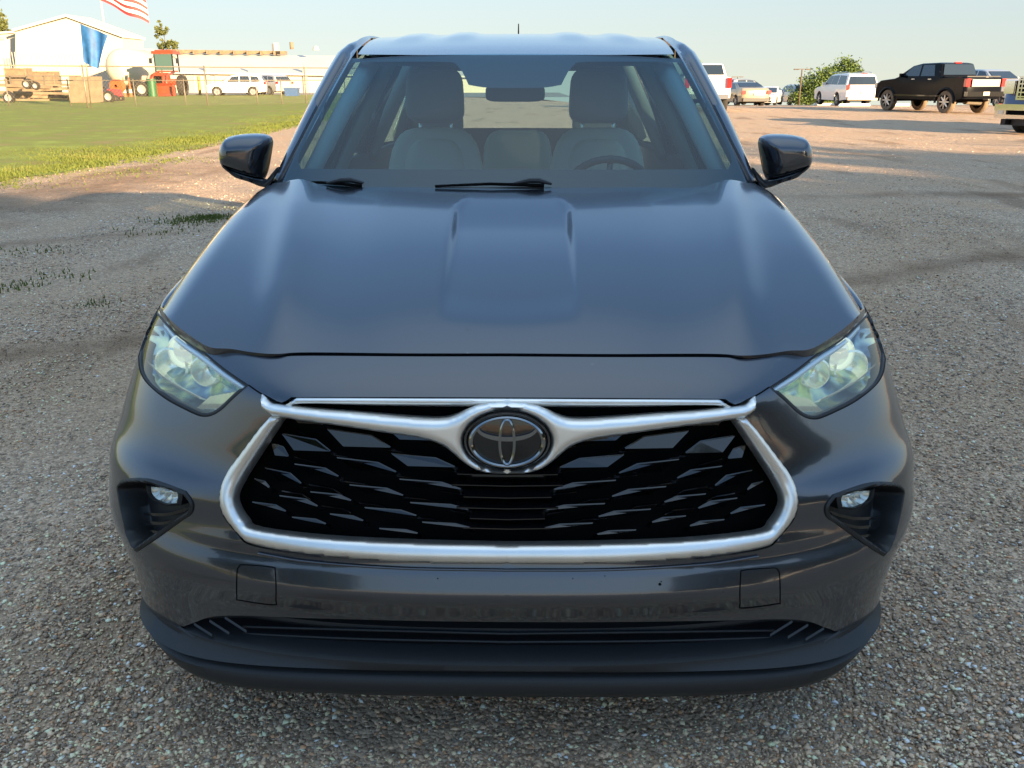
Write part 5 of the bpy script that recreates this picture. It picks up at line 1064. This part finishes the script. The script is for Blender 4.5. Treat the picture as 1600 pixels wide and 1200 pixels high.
fence('chain_link_fence', 'tall chain-link fence with a thick top rail in front of the white building', [gx(-60, 41), gx(138, 46), gx(325, 50.5), gx(479, 54.5), gx(640, 59)], 2.05, True)
fence('chain_link_fence', 'low chain-link fence running along the grass behind the tall one', [gx(-90, 49), gx(15, 49.5), gx(111, 50), gx(213, 50.5), gx(291, 51), gx(403, 52), gx(441, 53), gx(540, 54)], 1.38, False)
YB = 92
def bldg(name, label, cat='building'): return empty(name, label, cat, (wx(105, YB), YB, 0))
def quadx(px, py, Y): return (wx(px, Y, wz(py, Y)), wz(py, Y))
# gabled metal building
b1 = bldg('metal_building', 'large white gabled metal building behind the blue flag')
def loc(px, py, Y=YB, o=b1): v = at(px, py, Y); return (v.x - o.location.x, v.z)
mb = MB(); poly = [loc(24, 152), loc(193, 152), loc(192, 60), loc(105, 28), loc(24, 50)]; poly = [(x, max(z, -.5) if i > 1 else -.5) for i, (x, z) in enumerate(poly)]; mb.prism(poly, 0, 5); mb.build('wall', M['whitewall'], b1)
mb = MB(); e1 = loc(22, 49.5); rg = loc(105, 26.5); e2 = loc(194, 59); mb.prism([e1, rg, e2, (e2[0], e2[1] + .22), (rg[0], rg[1] + .22), (e1[0], e1[1] + .22)], -.3, 5.3); mb.build('roof', M['roofm'], b1)
mb = MB()
for k in range(40):
    x = poly[0][0] + (poly[1][0] - poly[0][0]) * (k + .5) / 40; mb.box((x, -.02, 1.7), (.05, .04, 4.2))
mb.build('siding_ribs', M['whitewall'], b1)
b2 = empty('metal_building', 'lower white lean-to at the left edge beside the gabled building', 'building', (wx(0, YB + 2), YB + 2, 0))
mb = MB(); x0 = wx(-60, YB) - b2.location.x; x1 = wx(23.5, YB) - b2.location.x; zt = wz(50, YB); mb.prism([(x0, -.5), (x1, -.5), (x1, zt), (x0, zt - .3)], 0, 20); mb.build('wall', M['whitewall'], b2); mb = MB(); mb.prism([(x0 - .2, zt - .32), (x1, zt), (x1, zt + .18), (x0 - .2, zt - .12)], -.3, 20); mb.build('roof', M['roofm'], b2)
mb = MB(); mb.box((x1 - 1.4, -.05, zt - .5), (.35, .1, .25)); mb.build('wall_lamp', M['dull'], b2)
# grey-blue wing between gable and low building
b3 = empty('metal_building', 'grey-blue building wing with a sloping roof behind the white tank', 'building', (wx(220, 96), 96, 0))
xa = wx(190, 96) - b3.location.x; xb = wx(245, 96) - b3.location.x; za = wz(76, 96); zb = wz(88, 96); mb = MB(); mb.prism([(xa, -.5), (xb, -.5), (xb, zb), (xa, za)], 0, 14); mb.build('wall', mat('grey_blue_siding', (.20, .21, .26), .6), b3); mb = MB(); mb.prism([(xa, za), (xb, zb), (xb + .3, zb + .2), (xa, za + .25)], -.3, 14); mb.build('roof', M['roofm'], b3)
# long low building
YL = 95; b4 = empty('long_building', 'long low white metal building with roof vents behind the parked cars', 'building', (wx(400, YL), YL, 0)); ox = b4.location.x
xa = wx(240, YL) - ox; xb = wx(760, YL) - ox; z0, z1 = wz(112, YL), wz(116, YL); mb = MB(); mb.prism([(xa, -.5), (xb, -.5), (xb, wz(119, YL)), (xa, z0)], 0, 18); mb.build('wall', M['whitewall'], b4)
mb = MB(); V = [(xa, -.6, z0), (xb, -.6, wz(119, YL)), (xb, 9, wz(119, YL) + 1.9), (xa, 9, z0 + 1.9)]; V2 = [(a, b_, c - .15) for a, b_, c in V]; mb.add(V + V2, [(0, 1, 2, 3), (7, 6, 5, 4), (0, 4, 5, 1), (1, 5, 6, 2), (2, 6, 7, 3), (3, 7, 4, 0)]); mb.build('roof', M['roofm'], b4)
for i in range(9):
    px = 272 + i * 20.5; x = wx(px, YL + 9) - ox; zz = z0 + 1.9 - (z0 - wz(119, YL)) * (x - xa) / (xb - xa); mb = MB(); mb.box((x + .5, 9, zz + .22), (1.25, .8, .36)); mb.box((x + .05, 8.4, zz + .15), (.12, 1.0, .36)); v = mb.build('roof_vent', M['yellow'] if i < 0 else M['ply'], b4)
for (pa, pb) in ((326, 332), (476, 483), (392, 396)): mb = MB(); mb.box(((wx(pa, YL) + wx(pb, YL)) / 2 - ox, -.12, 1.3), (wx(pb, YL) - wx(pa, YL), .2, 2.9)); mb.build('door_post', M['dull'], b4)
for (pa, pb, c) in ((294, 306, 'dull'), (338, 385, 'whitewall'), (444, 474, 'whitewall')): mb = MB(); mb.box(((wx(pa, YL) + wx(pb, YL)) / 2 - ox, -.05, .75), (wx(pb, YL) - wx(pa, YL), .06, 2.1)); mb.build('bay_door', M[c], b4)
mb = MB(); mb.tube([(wx(461, YL + 6) - ox, 6, 4.3), (wx(461, YL + 6) - ox, 6, 5.0)], .2, 8); mb.build('roof_stack', M['ply'], b4, True)
mb = MB(); mb.lathe([(0, .45), (.25, .35), (.35, 0)], (wx(498, YL + 6) - ox, 6, 4.2), n=10); mb.build('roof_dome', M['whitewall'], b4, True)
t = empty('silo_stack', 'slim white stack with a dark stripe rising above the long building', 'stack', (wx(436, 110), 110, 0)); zt = wz(67, 110); mb = MB(); mb.box((.12, 0, zt / 2), (.45, .5, zt)); mb.build('shaft', M['whitewall'], t); mb = MB(); mb.box((-.22, -.1, zt - 1.0), (.24, .4, 1.8)); mb.build('dark_panel', M['greyp'], t)
# asphalt apron behind the grass
tramp('asphalt_apron', lambda u, v: (u, v, .02 + .004), [wx(-400, 70), wx(900, 70)], [74, 96], mat('asphalt_apron', (.20, .19, .18), .9, noise=.2, nscale=2))
# flags
def flagmat():
    m = mat('flag_cloth_stripes', (.7, .7, .7), .7); n = m.node_tree; b = n.nodes['Principled BSDF']; uv = n.nodes.new('ShaderNodeUVMap'); s_ = n.nodes.new('ShaderNodeSeparateXYZ'); n.links.new(uv.outputs[0], s_.inputs[0])
    q = n.nodes.new('ShaderNodeMath'); q.operation = 'MULTIPLY'; q.inputs[1].default_value = 6.5; f = n.nodes.new('ShaderNodeMath'); f.operation = 'FRACT'; g = n.nodes.new('ShaderNodeMath'); g.operation = 'LESS_THAN'; g.inputs[1].default_value = .5
    n.links.new(s_.outputs[1], q.inputs[0]); n.links.new(q.outputs[0], f.inputs[0]); n.links.new(f.outputs[0], g.inputs[0]); mi = n.nodes.new('ShaderNodeMix'); mi.data_type = 'RGBA'; mi.inputs[6].default_value = (.78, .76, .70, 1); mi.inputs[7].default_value = (.62, .03, .03, 1); n.links.new(g.outputs[0], mi.inputs[0])
    # blue canton
    a1 = n.nodes.new('ShaderNodeMath'); a1.operation = 'LESS_THAN'; a1.inputs[1].default_value = .4; n.links.new(s_.outputs[0], a1.inputs[0]); a2 = n.nodes.new('ShaderNodeMath'); a2.operation = 'GREATER_THAN'; a2.inputs[1].default_value = .4615; n.links.new(s_.outputs[1], a2.inputs[0]); a3 = n.nodes.new('ShaderNodeMath'); a3.operation = 'MULTIPLY'; n.links.new(a1.outputs[0], a3.inputs[0]); n.links.new(a2.outputs[0], a3.inputs[1])
    m2 = n.nodes.new('ShaderNodeMix'); m2.data_type = 'RGBA'; m2.inputs[7].default_value = (.03, .05, .20, 1); n.links.new(mi.outputs[2], m2.inputs[6]); n.links.new(a3.outputs[0], m2.inputs[0]); n.links.new(m2.outputs[2], b.inputs['Base Color']); return m
YF = 105; fx_ = wx(156, YF, 10); fp = empty('flagpole', 'tall white flagpole above the gabled building', 'flagpole', (fx_, YF, 0)); mb = MB(); mb.tube([(0, 0, 0), (0, 0, 17.5)], [.12, .06], 10); mb.build('pole', M['whitewall'], fp, True)
c00 = at(151, 1, YF); c11 = at(219, 36, YF); V = []; UV = []; nu, nv = 25, 14
for j in range(nv):
    for i in range(nu):
        u, v = i / (nu - 1), j / (nv - 1)           # v=0 bottom stripe
        x = (wx(154, YF, 10) - fx_) + u * 5.0 - .25 * v * u; z = 9.45 + v * 3.8 - u * (2.5 - .9 * v) + .22 * math.sin(u * 9 + v * 1.5) * u; V.append((x, .5 * math.sin(u * 7 + v * 2) * u, z)); UV.append((u, v))
F = [(j * nu + i, j * nu + i + 1, (j + 1) * nu + i + 1, (j + 1) * nu + i) for j in range(nv - 1) for i in range(nu - 1)]
fl = mk('national_flag', V, F, flagmat()); fl.location = (fx_, YF - .15, 0); tag(fl, 'red and white striped flag waving at the top of the white flagpole', 'flag'); ul = fl.data.uv_layers.new(name='UVMap')
for lp_ in fl.data.loops: ul.data[lp_.index].uv = UV[lp_.vertex_index]
YQ = 46; A = at(142, 176, YQ); B = at(125, 36, YQ); t = empty('banner_pole', 'slim leaning pole carrying the blue flag by the tall fence', 'flagpole', (A.x, YQ, 0)); mb = MB(); mb.tube([Vector((0, .12, 0)), Vector((B.x - A.x, .12, B.z + .05))], .03, 8); mb.build('pole', M['metal'], t, True)
V = []; UV = []; nu, nv = 18, 18; q00, q10, q11, q01 = at(130, 97, YQ), at(153, 108, YQ), at(170, 55, YQ), at(125, 37, YQ)
for j in range(nv):
    for i in range(nu):
        u, v = i / (nu - 1), j / (nv - 1); p = q00 * (1 - u) * (1 - v) + q10 * u * (1 - v) + q11 * u * v + q01 * (1 - u) * v; V.append((p.x, YQ + .12 * math.sin(u * 9 + v * 3) * (.2 + u), p.z))
F = [(j * nu + i, j * nu + i + 1, (j + 1) * nu + i + 1, (j + 1) * nu + i) for j in range(nv - 1) for i in range(nu - 1)]
bf = mk('blue_flag', V, F, mat('blue_flag_cloth', (.022, .11, .30), .6, noise=.5, nscale=1.6)); tag(bf, 'faded blue flag hanging from the leaning pole in front of the white building', 'flag')
# white tank on the ground
t = empty('storage_tank', 'white cylindrical storage tank lying beside the red tractor', 'tank', (wx(209, 84), 84, 0)); r = 1.55; mb = MB(); mb.lathe([(0, -2.4), (r * .5, -2.3), (r * .85, -2.0), (r, -1.5), (r, 3), (r * .8, 3.6), (0, 3.9)], (0, 0, r + .75), 'Y', 32); mb.build('shell', M['whitewall'], t, True, 60)
for s_ in (-.9, 2.2): mb = MB(); mb.box((0, s_, .35), (1.8, .25, .9)); mb.build('cradle', M['metal'], t)
# tractor
YT = 76; t = empty('tractor', 'orange-red tractor with a glazed cab facing the viewer', 'tractor', (wx(257, YT), YT, 0)); u_ = 1.0
mb = MB(); mb.box((0, 1.4, 1.95), (1.25, 1.2, .12)); mb.box((0, 1.4, 1.12), (1.3, 1.3, .5)); mb.build('cab_body', M['tractor'], t)
mb = MB(); mb.box((0, 1.4, 3.38), (1.75, 1.6, .22)); mb.box((0, 1.4, 3.52), (1.3, 1.3, .12)); mb.build('cab_roof', M['tractor'], t)
for sx in (-.72, .72):
    for sy in (.75, 2.05): mb = MB(); mb.box((sx, sy, 2.6), (.09, .09, 1.5), 0, 0); mb.build('cab_post', M['gloss_black'], t)
    mb = MB(); mb.box((sx * 1.5, .8, 2.75), (.22, .1, .4)); mb.tube([(sx, .8, 3.1), (sx * 1.5, .8, 2.9)], .02, 5); mb.build('mirror', M['black'], t)
    mb = MB(); mb.lathe([(.42, -.22), (.78, -.25), (.84, 0), (.78, .25), (.42, .22)], (sx * 1.25, 1.9, .84), 'X', 24); mb.build('rear_tyre', M['rubber'], t, True, 40)
    mb = MB(); mb.lathe([(.25, -.18), (.48, -.2), (.52, 0), (.48, .2), (.25, .18)], (sx * 1.1, -.4, .52), 'X', 20); mb.build('front_tyre', M['rubber'], t, True, 40)
    mb = MB(); mb.tube([(sx * .9, 1.0, 1.9), (sx * .9, -.6, 1.6), (sx * .9, -1.2, .8)], .1, 6); mb.build('loader_arm', M['tractor'], t, True)
mb = MB(); mb.box((0, .72, 2.65), (1.36, .03, 1.2)); mb.build('cab_glass', mat('cab_glass', (.06, .11, .10), .1), t)
mb = MB(); mb.prism([(-.42, .9), (.42, .9), (.42, 1.65), (.3, 1.85), (-.3, 1.85), (-.42, 1.65)], -.9, .7); mb.build('bonnet', M['tractor'], t)
mb = MB(); mb.box((0, -.92, 1.3), (.6, .04, .6)); mb.build('radiator_grille', M['deep'], t)
mb = MB(); V = []; pr = [(-1.5, 1.05), (-1.28, .85), (-1.22, .4), (-1.45, .12), (-1.9, .08)]
V = [(sx, y, z) for y, z in pr for sx in (-1.35, 1.35)]; mb.add(V, [(2 * i, 2 * i + 1, 2 * i + 3, 2 * i + 2) for i in range(4)]); mb.box((-1.35, -1.5, .5), (.05, .5, .8)); mb.box((1.35, -1.5, .5), (.05, .5, .8)); mb.box((0, -1.24, .56), (2.7, .06, .95)); mb.build('loader_bucket', M['tractor'], t)
mb = MB(); mb.tube([(-.15, -2.0, 0), (-.15, -2.0, 1.38)], .36, 20); g = mb.build('oil_drum', M['green'], None, True, 40); g.location = (wx(257, YT), YT, 0); tag(g, 'green oil drum standing in front of the tractor bucket', 'drum')
# silver SUVs by the long building
P_S2 = [(0, .32), (0, .6), (.08, .9), (.9, 1.05), (1.2, 1.1), (2.0, 1.62), (2.6, 1.72), (4.0, 1.70), (4.45, 1.6), (4.75, 1.15), (4.8, .7), (4.76, .36)]
G_S2 = [('side_window', [(1.75, 1.13), (2.15, 1.54), (2.7, 1.60), (2.7, 1.13)]), ('side_window', [(2.78, 1.13), (2.78, 1.60), (3.5, 1.60), (3.6, 1.13)]), ('side_window', [(3.68, 1.13), (3.6, 1.60), (4.2, 1.54), (4.4, 1.15)]), ('windscreen', [(1.25, 1.14), (1.98, 1.58)]), ('rear_window', [(4.74, 1.17), (4.48, 1.55)])]
vehicle('parked_suv', 'silver SUV parked side-on in front of the long low building', 'car', P_S2, 1.1, 1.85, M['white'], [.9, 3.75], .38, G_S2, 372, 78, 0.02, R(-82), None, 'silver cars by the long building', front=(.75, .9, .3), rear_red=(.95, 1.15, .15))
vehicle('parked_suv', 'second silver car half hidden behind the side-on silver SUV', 'car', P_S2, 1.1, 1.85, M['pearl'], [.9, 3.75], .38, G_S2, 418, 83, 0.02, R(-125), None, 'silver cars by the long building', front=(.75, .9, .3), rear_red=(.95, 1.15, .15))
def box_thing(name, label, cat, px, Y, d, m, z=0, rz=0, rx=0, bars=None):
    mb = MB(); mb.box((0, 0, d[2] / 2), d, 0, rx)
    o = mb.build(name, m); o.location = (wx(px, Y), Y, z); o.rotation_euler = (0, 0, rz); return tag(o, label, cat)
def bin_(px, Y, label, m):
    t = empty('waste_bin', label, 'bin', (wx(px, Y), Y, 0)); mb = MB(); V = [(sx * (.55 if z else .48), sy * .4, z) for z in (0, .62) for sy in (-1, 1) for sx in (-1, 1)]; mb.add(V, [(0, 2, 3, 1), (4, 5, 7, 6), (0, 1, 5, 4), (2, 6, 7, 3), (0, 4, 6, 2), (1, 3, 7, 5)]); mb.build('body', m, t); mb = MB(); mb.box((0, 0, .66), (1.2, .9, .07)); mb.build('lid', m, t)
bin_(457, 76, 'blue plastic bin near the end of the long building', M['bluep'])
for i, (px, z) in enumerate(((196, 0), (205, 0))):
    t = empty('traffic_cone', ['orange and white traffic cone standing left of its pair by the tank', 'orange and white traffic cone nearest the tractor'][i], 'traffic cone', (wx(px, 73), 73, 0), 0, 'traffic cones by the tank'); mb = MB(); mb.lathe([(.3, 0), (.3, .05), (.16, .06), (.13, .35)], n=14); mb.lathe([(.105, .62), (.075, .95), (.03, 1.5), (0, 1.52)], n=14); mb.build('cone', M['orange'], t, True, 40); mb = MB(); mb.lathe([(.13, .35), (.105, .62)], n=14); mb.build('reflective_band', M['whitewall'], t, True)
mb = MB(); mb.box((0, 0, .85), (1.95, .05, 1.5), 0, -.18); o = mb.build('plywood_sheet', M['ply']); o.location = (wx(138, 56), 56, -.05); tag(o, 'large plywood sheet leaning upright behind the tall fence', 'board')
mb = MB(); mb.tube([(-.8, .25, 0), (-.7, .2, 1.5)], .03, 6); o2 = mb.build('brace', M['wood'], o)
rj = random.Random(5)
for i, (px, Y, ln, z0_, lab) in enumerate(((60, 60, 4.6, .0, 'lowest weathered beam of the timber pile'), (72, 60.4, 4.2, .22, 'second beam of the timber pile'), (55, 60.2, 4.4, .44, 'third beam up in the timber pile'), (80, 61, 3.4, .66, 'short beam near the top of the timber pile'), (38, 60.8, 3.6, .86, 'topmost slanting beam of the timber pile'))):
    mb = MB()
    for k in range(2): mb.box((0, k * .3, .1), (ln, .22, .17))
    o = mb.build('timber_beam', M['wood'] if i % 2 else M['ply']); o.location = (wx(px, Y), Y, z0_); o.rotation_euler = (0, rj.uniform(-.05, .05), rj.uniform(-.12, .12)); tag(o, lab + ' left of the plywood sheet', 'timber', 'timber pile behind the fence')
for i, (px, Y, z, r, lab) in enumerate(((14, 56, .35, .38, 'old tyre standing at the left edge of the yard'), (42, 58, 1.1, .3, 'pale wheel resting on the timber pile'), (56, 58.3, 1.0, .26, 'smaller pale wheel on the timber pile'), (170, 57, .38, .38, 'black wheel right of the plywood sheet'), (222, 74, .6, .6, 'large tyre stacked beside the tractor'), (230, 74.5, .6, .6, 'large tyre closest to the tractor'))):
    t = empty('old_tyre', lab, 'tyre', (wx(px, Y, z), Y, z), 0, 'loose tyres in the yard'); mb = MB(); mb.lathe([(r * .55, -.1), (r * .9, -.11), (r, 0), (r * .9, .11), (r * .55, .1)], (0, 0, 0), 'Y', 22); mb.build('tyre', M['rubber'], t, True, 40); mb = MB(); mb.lathe([(0, -.04), (r * .5, -.07), (r * .57, -.09)], (0, 0, 0), 'Y', 18); mb.build('hub', M['dull'], t, True)
# trailer frame and mower
t = empty('flatbed_trailer', 'rusty flatbed trailer with rails behind the timber pile', 'trailer', (wx(60, 66), 66, 0)); mb = MB(); mb.box((0, 0, 1.0), (7.5, 2.0, .14)); mb.build('deck', M['wood'], t)
for k in range(7): mb = MB(); mb.box((-3.5 + k * 1.15, -1, 1.3), (.08, .08, .55)); mb.build('stake', M['metal'], t)
mb = MB(); mb.box((0, -1, 1.58), (7.4, .08, .08)); mb.build('rail', M['metal'], t)
for k in (-.5, .5): mb = MB(); mb.lathe([(.2, -.1), (.36, -.1), (.38, 0), (.36, .1), (.2, .1)], (k, -1, .38), 'Y', 18); mb.build('wheel', M['rubber'], t, True, 40)
t = empty('garden_tractor', 'small dark red garden tractor between the plywood sheet and the cones', 'mower', (wx(172, 60), 60, 0)); mb = MB(); mb.prism([(-.8, .35), (.75, .35), (.7, .75), (.1, .8), (-.2, .55), (-.75, .7)], -.3, .3); mb.build('hood', mat('dark_red_paint', (.35, .04, .04), .5), t)
mb = MB(); mb.box((-.45, 0, .85), (.4, .4, .1)); mb.box((-.65, 0, 1.05), (.08, .4, .4)); mb.build('seat', M['black'], t); mb = MB(); mb.tube([(0, 0, .8), (-.15, 0, 1.15)], .025, 6); mb.build('steering_column', M['black'], t)
for (x, r) in ((-.5, .32), (.55, .22)):
    for sy in (-.4, .4): mb = MB(); mb.lathe([(r * .4, -.1), (r, -.09), (r, .09), (r * .4, .1)], (x, sy, r), 'Y', 16); mb.build('wheel', M['rubber'], t, True, 40)
t = empty('wire_spool', 'upright orange reel of hose left of the traffic cones', 'reel', (wx(187, 62), 62, 0)); mb = MB(); mb.lathe([(.1, -.3), (.42, -.3), (.42, -.25), (.2, -.2), (.2, .2), (.42, .25), (.42, .3), (.1, .3)], (0, 0, .95), 'Y', 20); mb.build('drum', M['orange'], t, True, 40); mb = MB(); mb.box((0, 0, .45), (.5, .6, .12)); mb.box((-.2, 0, .2), (.08, .5, .5)); mb.box((.2, 0, .2), (.08, .5, .5)); mb.build('stand', M['metal'], t)
t = empty('bollard', 'yellow safety bollard in front of the long building', 'bollard', (wx(313, 80), 80, 0)); mb = MB(); mb.tube([(0, 0, 0), (0, 0, 1.55), (0, 0, 1.6)], [.12, .12, .04], 12); mb.build('post', M['yellow'], t, True, 40); mb = MB(); mb.box((0, 0, .06), (.6, .6, .12)); mb.build('base', M['yellow'], t)
# big equipment racks in the yard
for i, (px, Y, w_, h_, lab) in enumerate(((37, 66, 1.4, 2.1, 'upright plywood crate standing in the yard beside the trailer'), (62, 68, 3.0, 1.9, 'long tan crate stored behind the trailer'))):
    t = empty('wooden_crate', lab, 'crate', (wx(px, Y), Y, 0), 0, 'crates in the yard'); mb = MB(); mb.box((0, 0, h_ / 2), (w_, 1, h_)); mb.build('box', M['ply'], t); mb = MB()
    for sx in (-1, 1): mb.box((sx * w_ / 2, -.5, h_ / 2), (.1, .08, h_))
    mb.box((0, -.52, h_ - .05), (w_, .08, .1)); mb.build('frame', M['wood'], t)
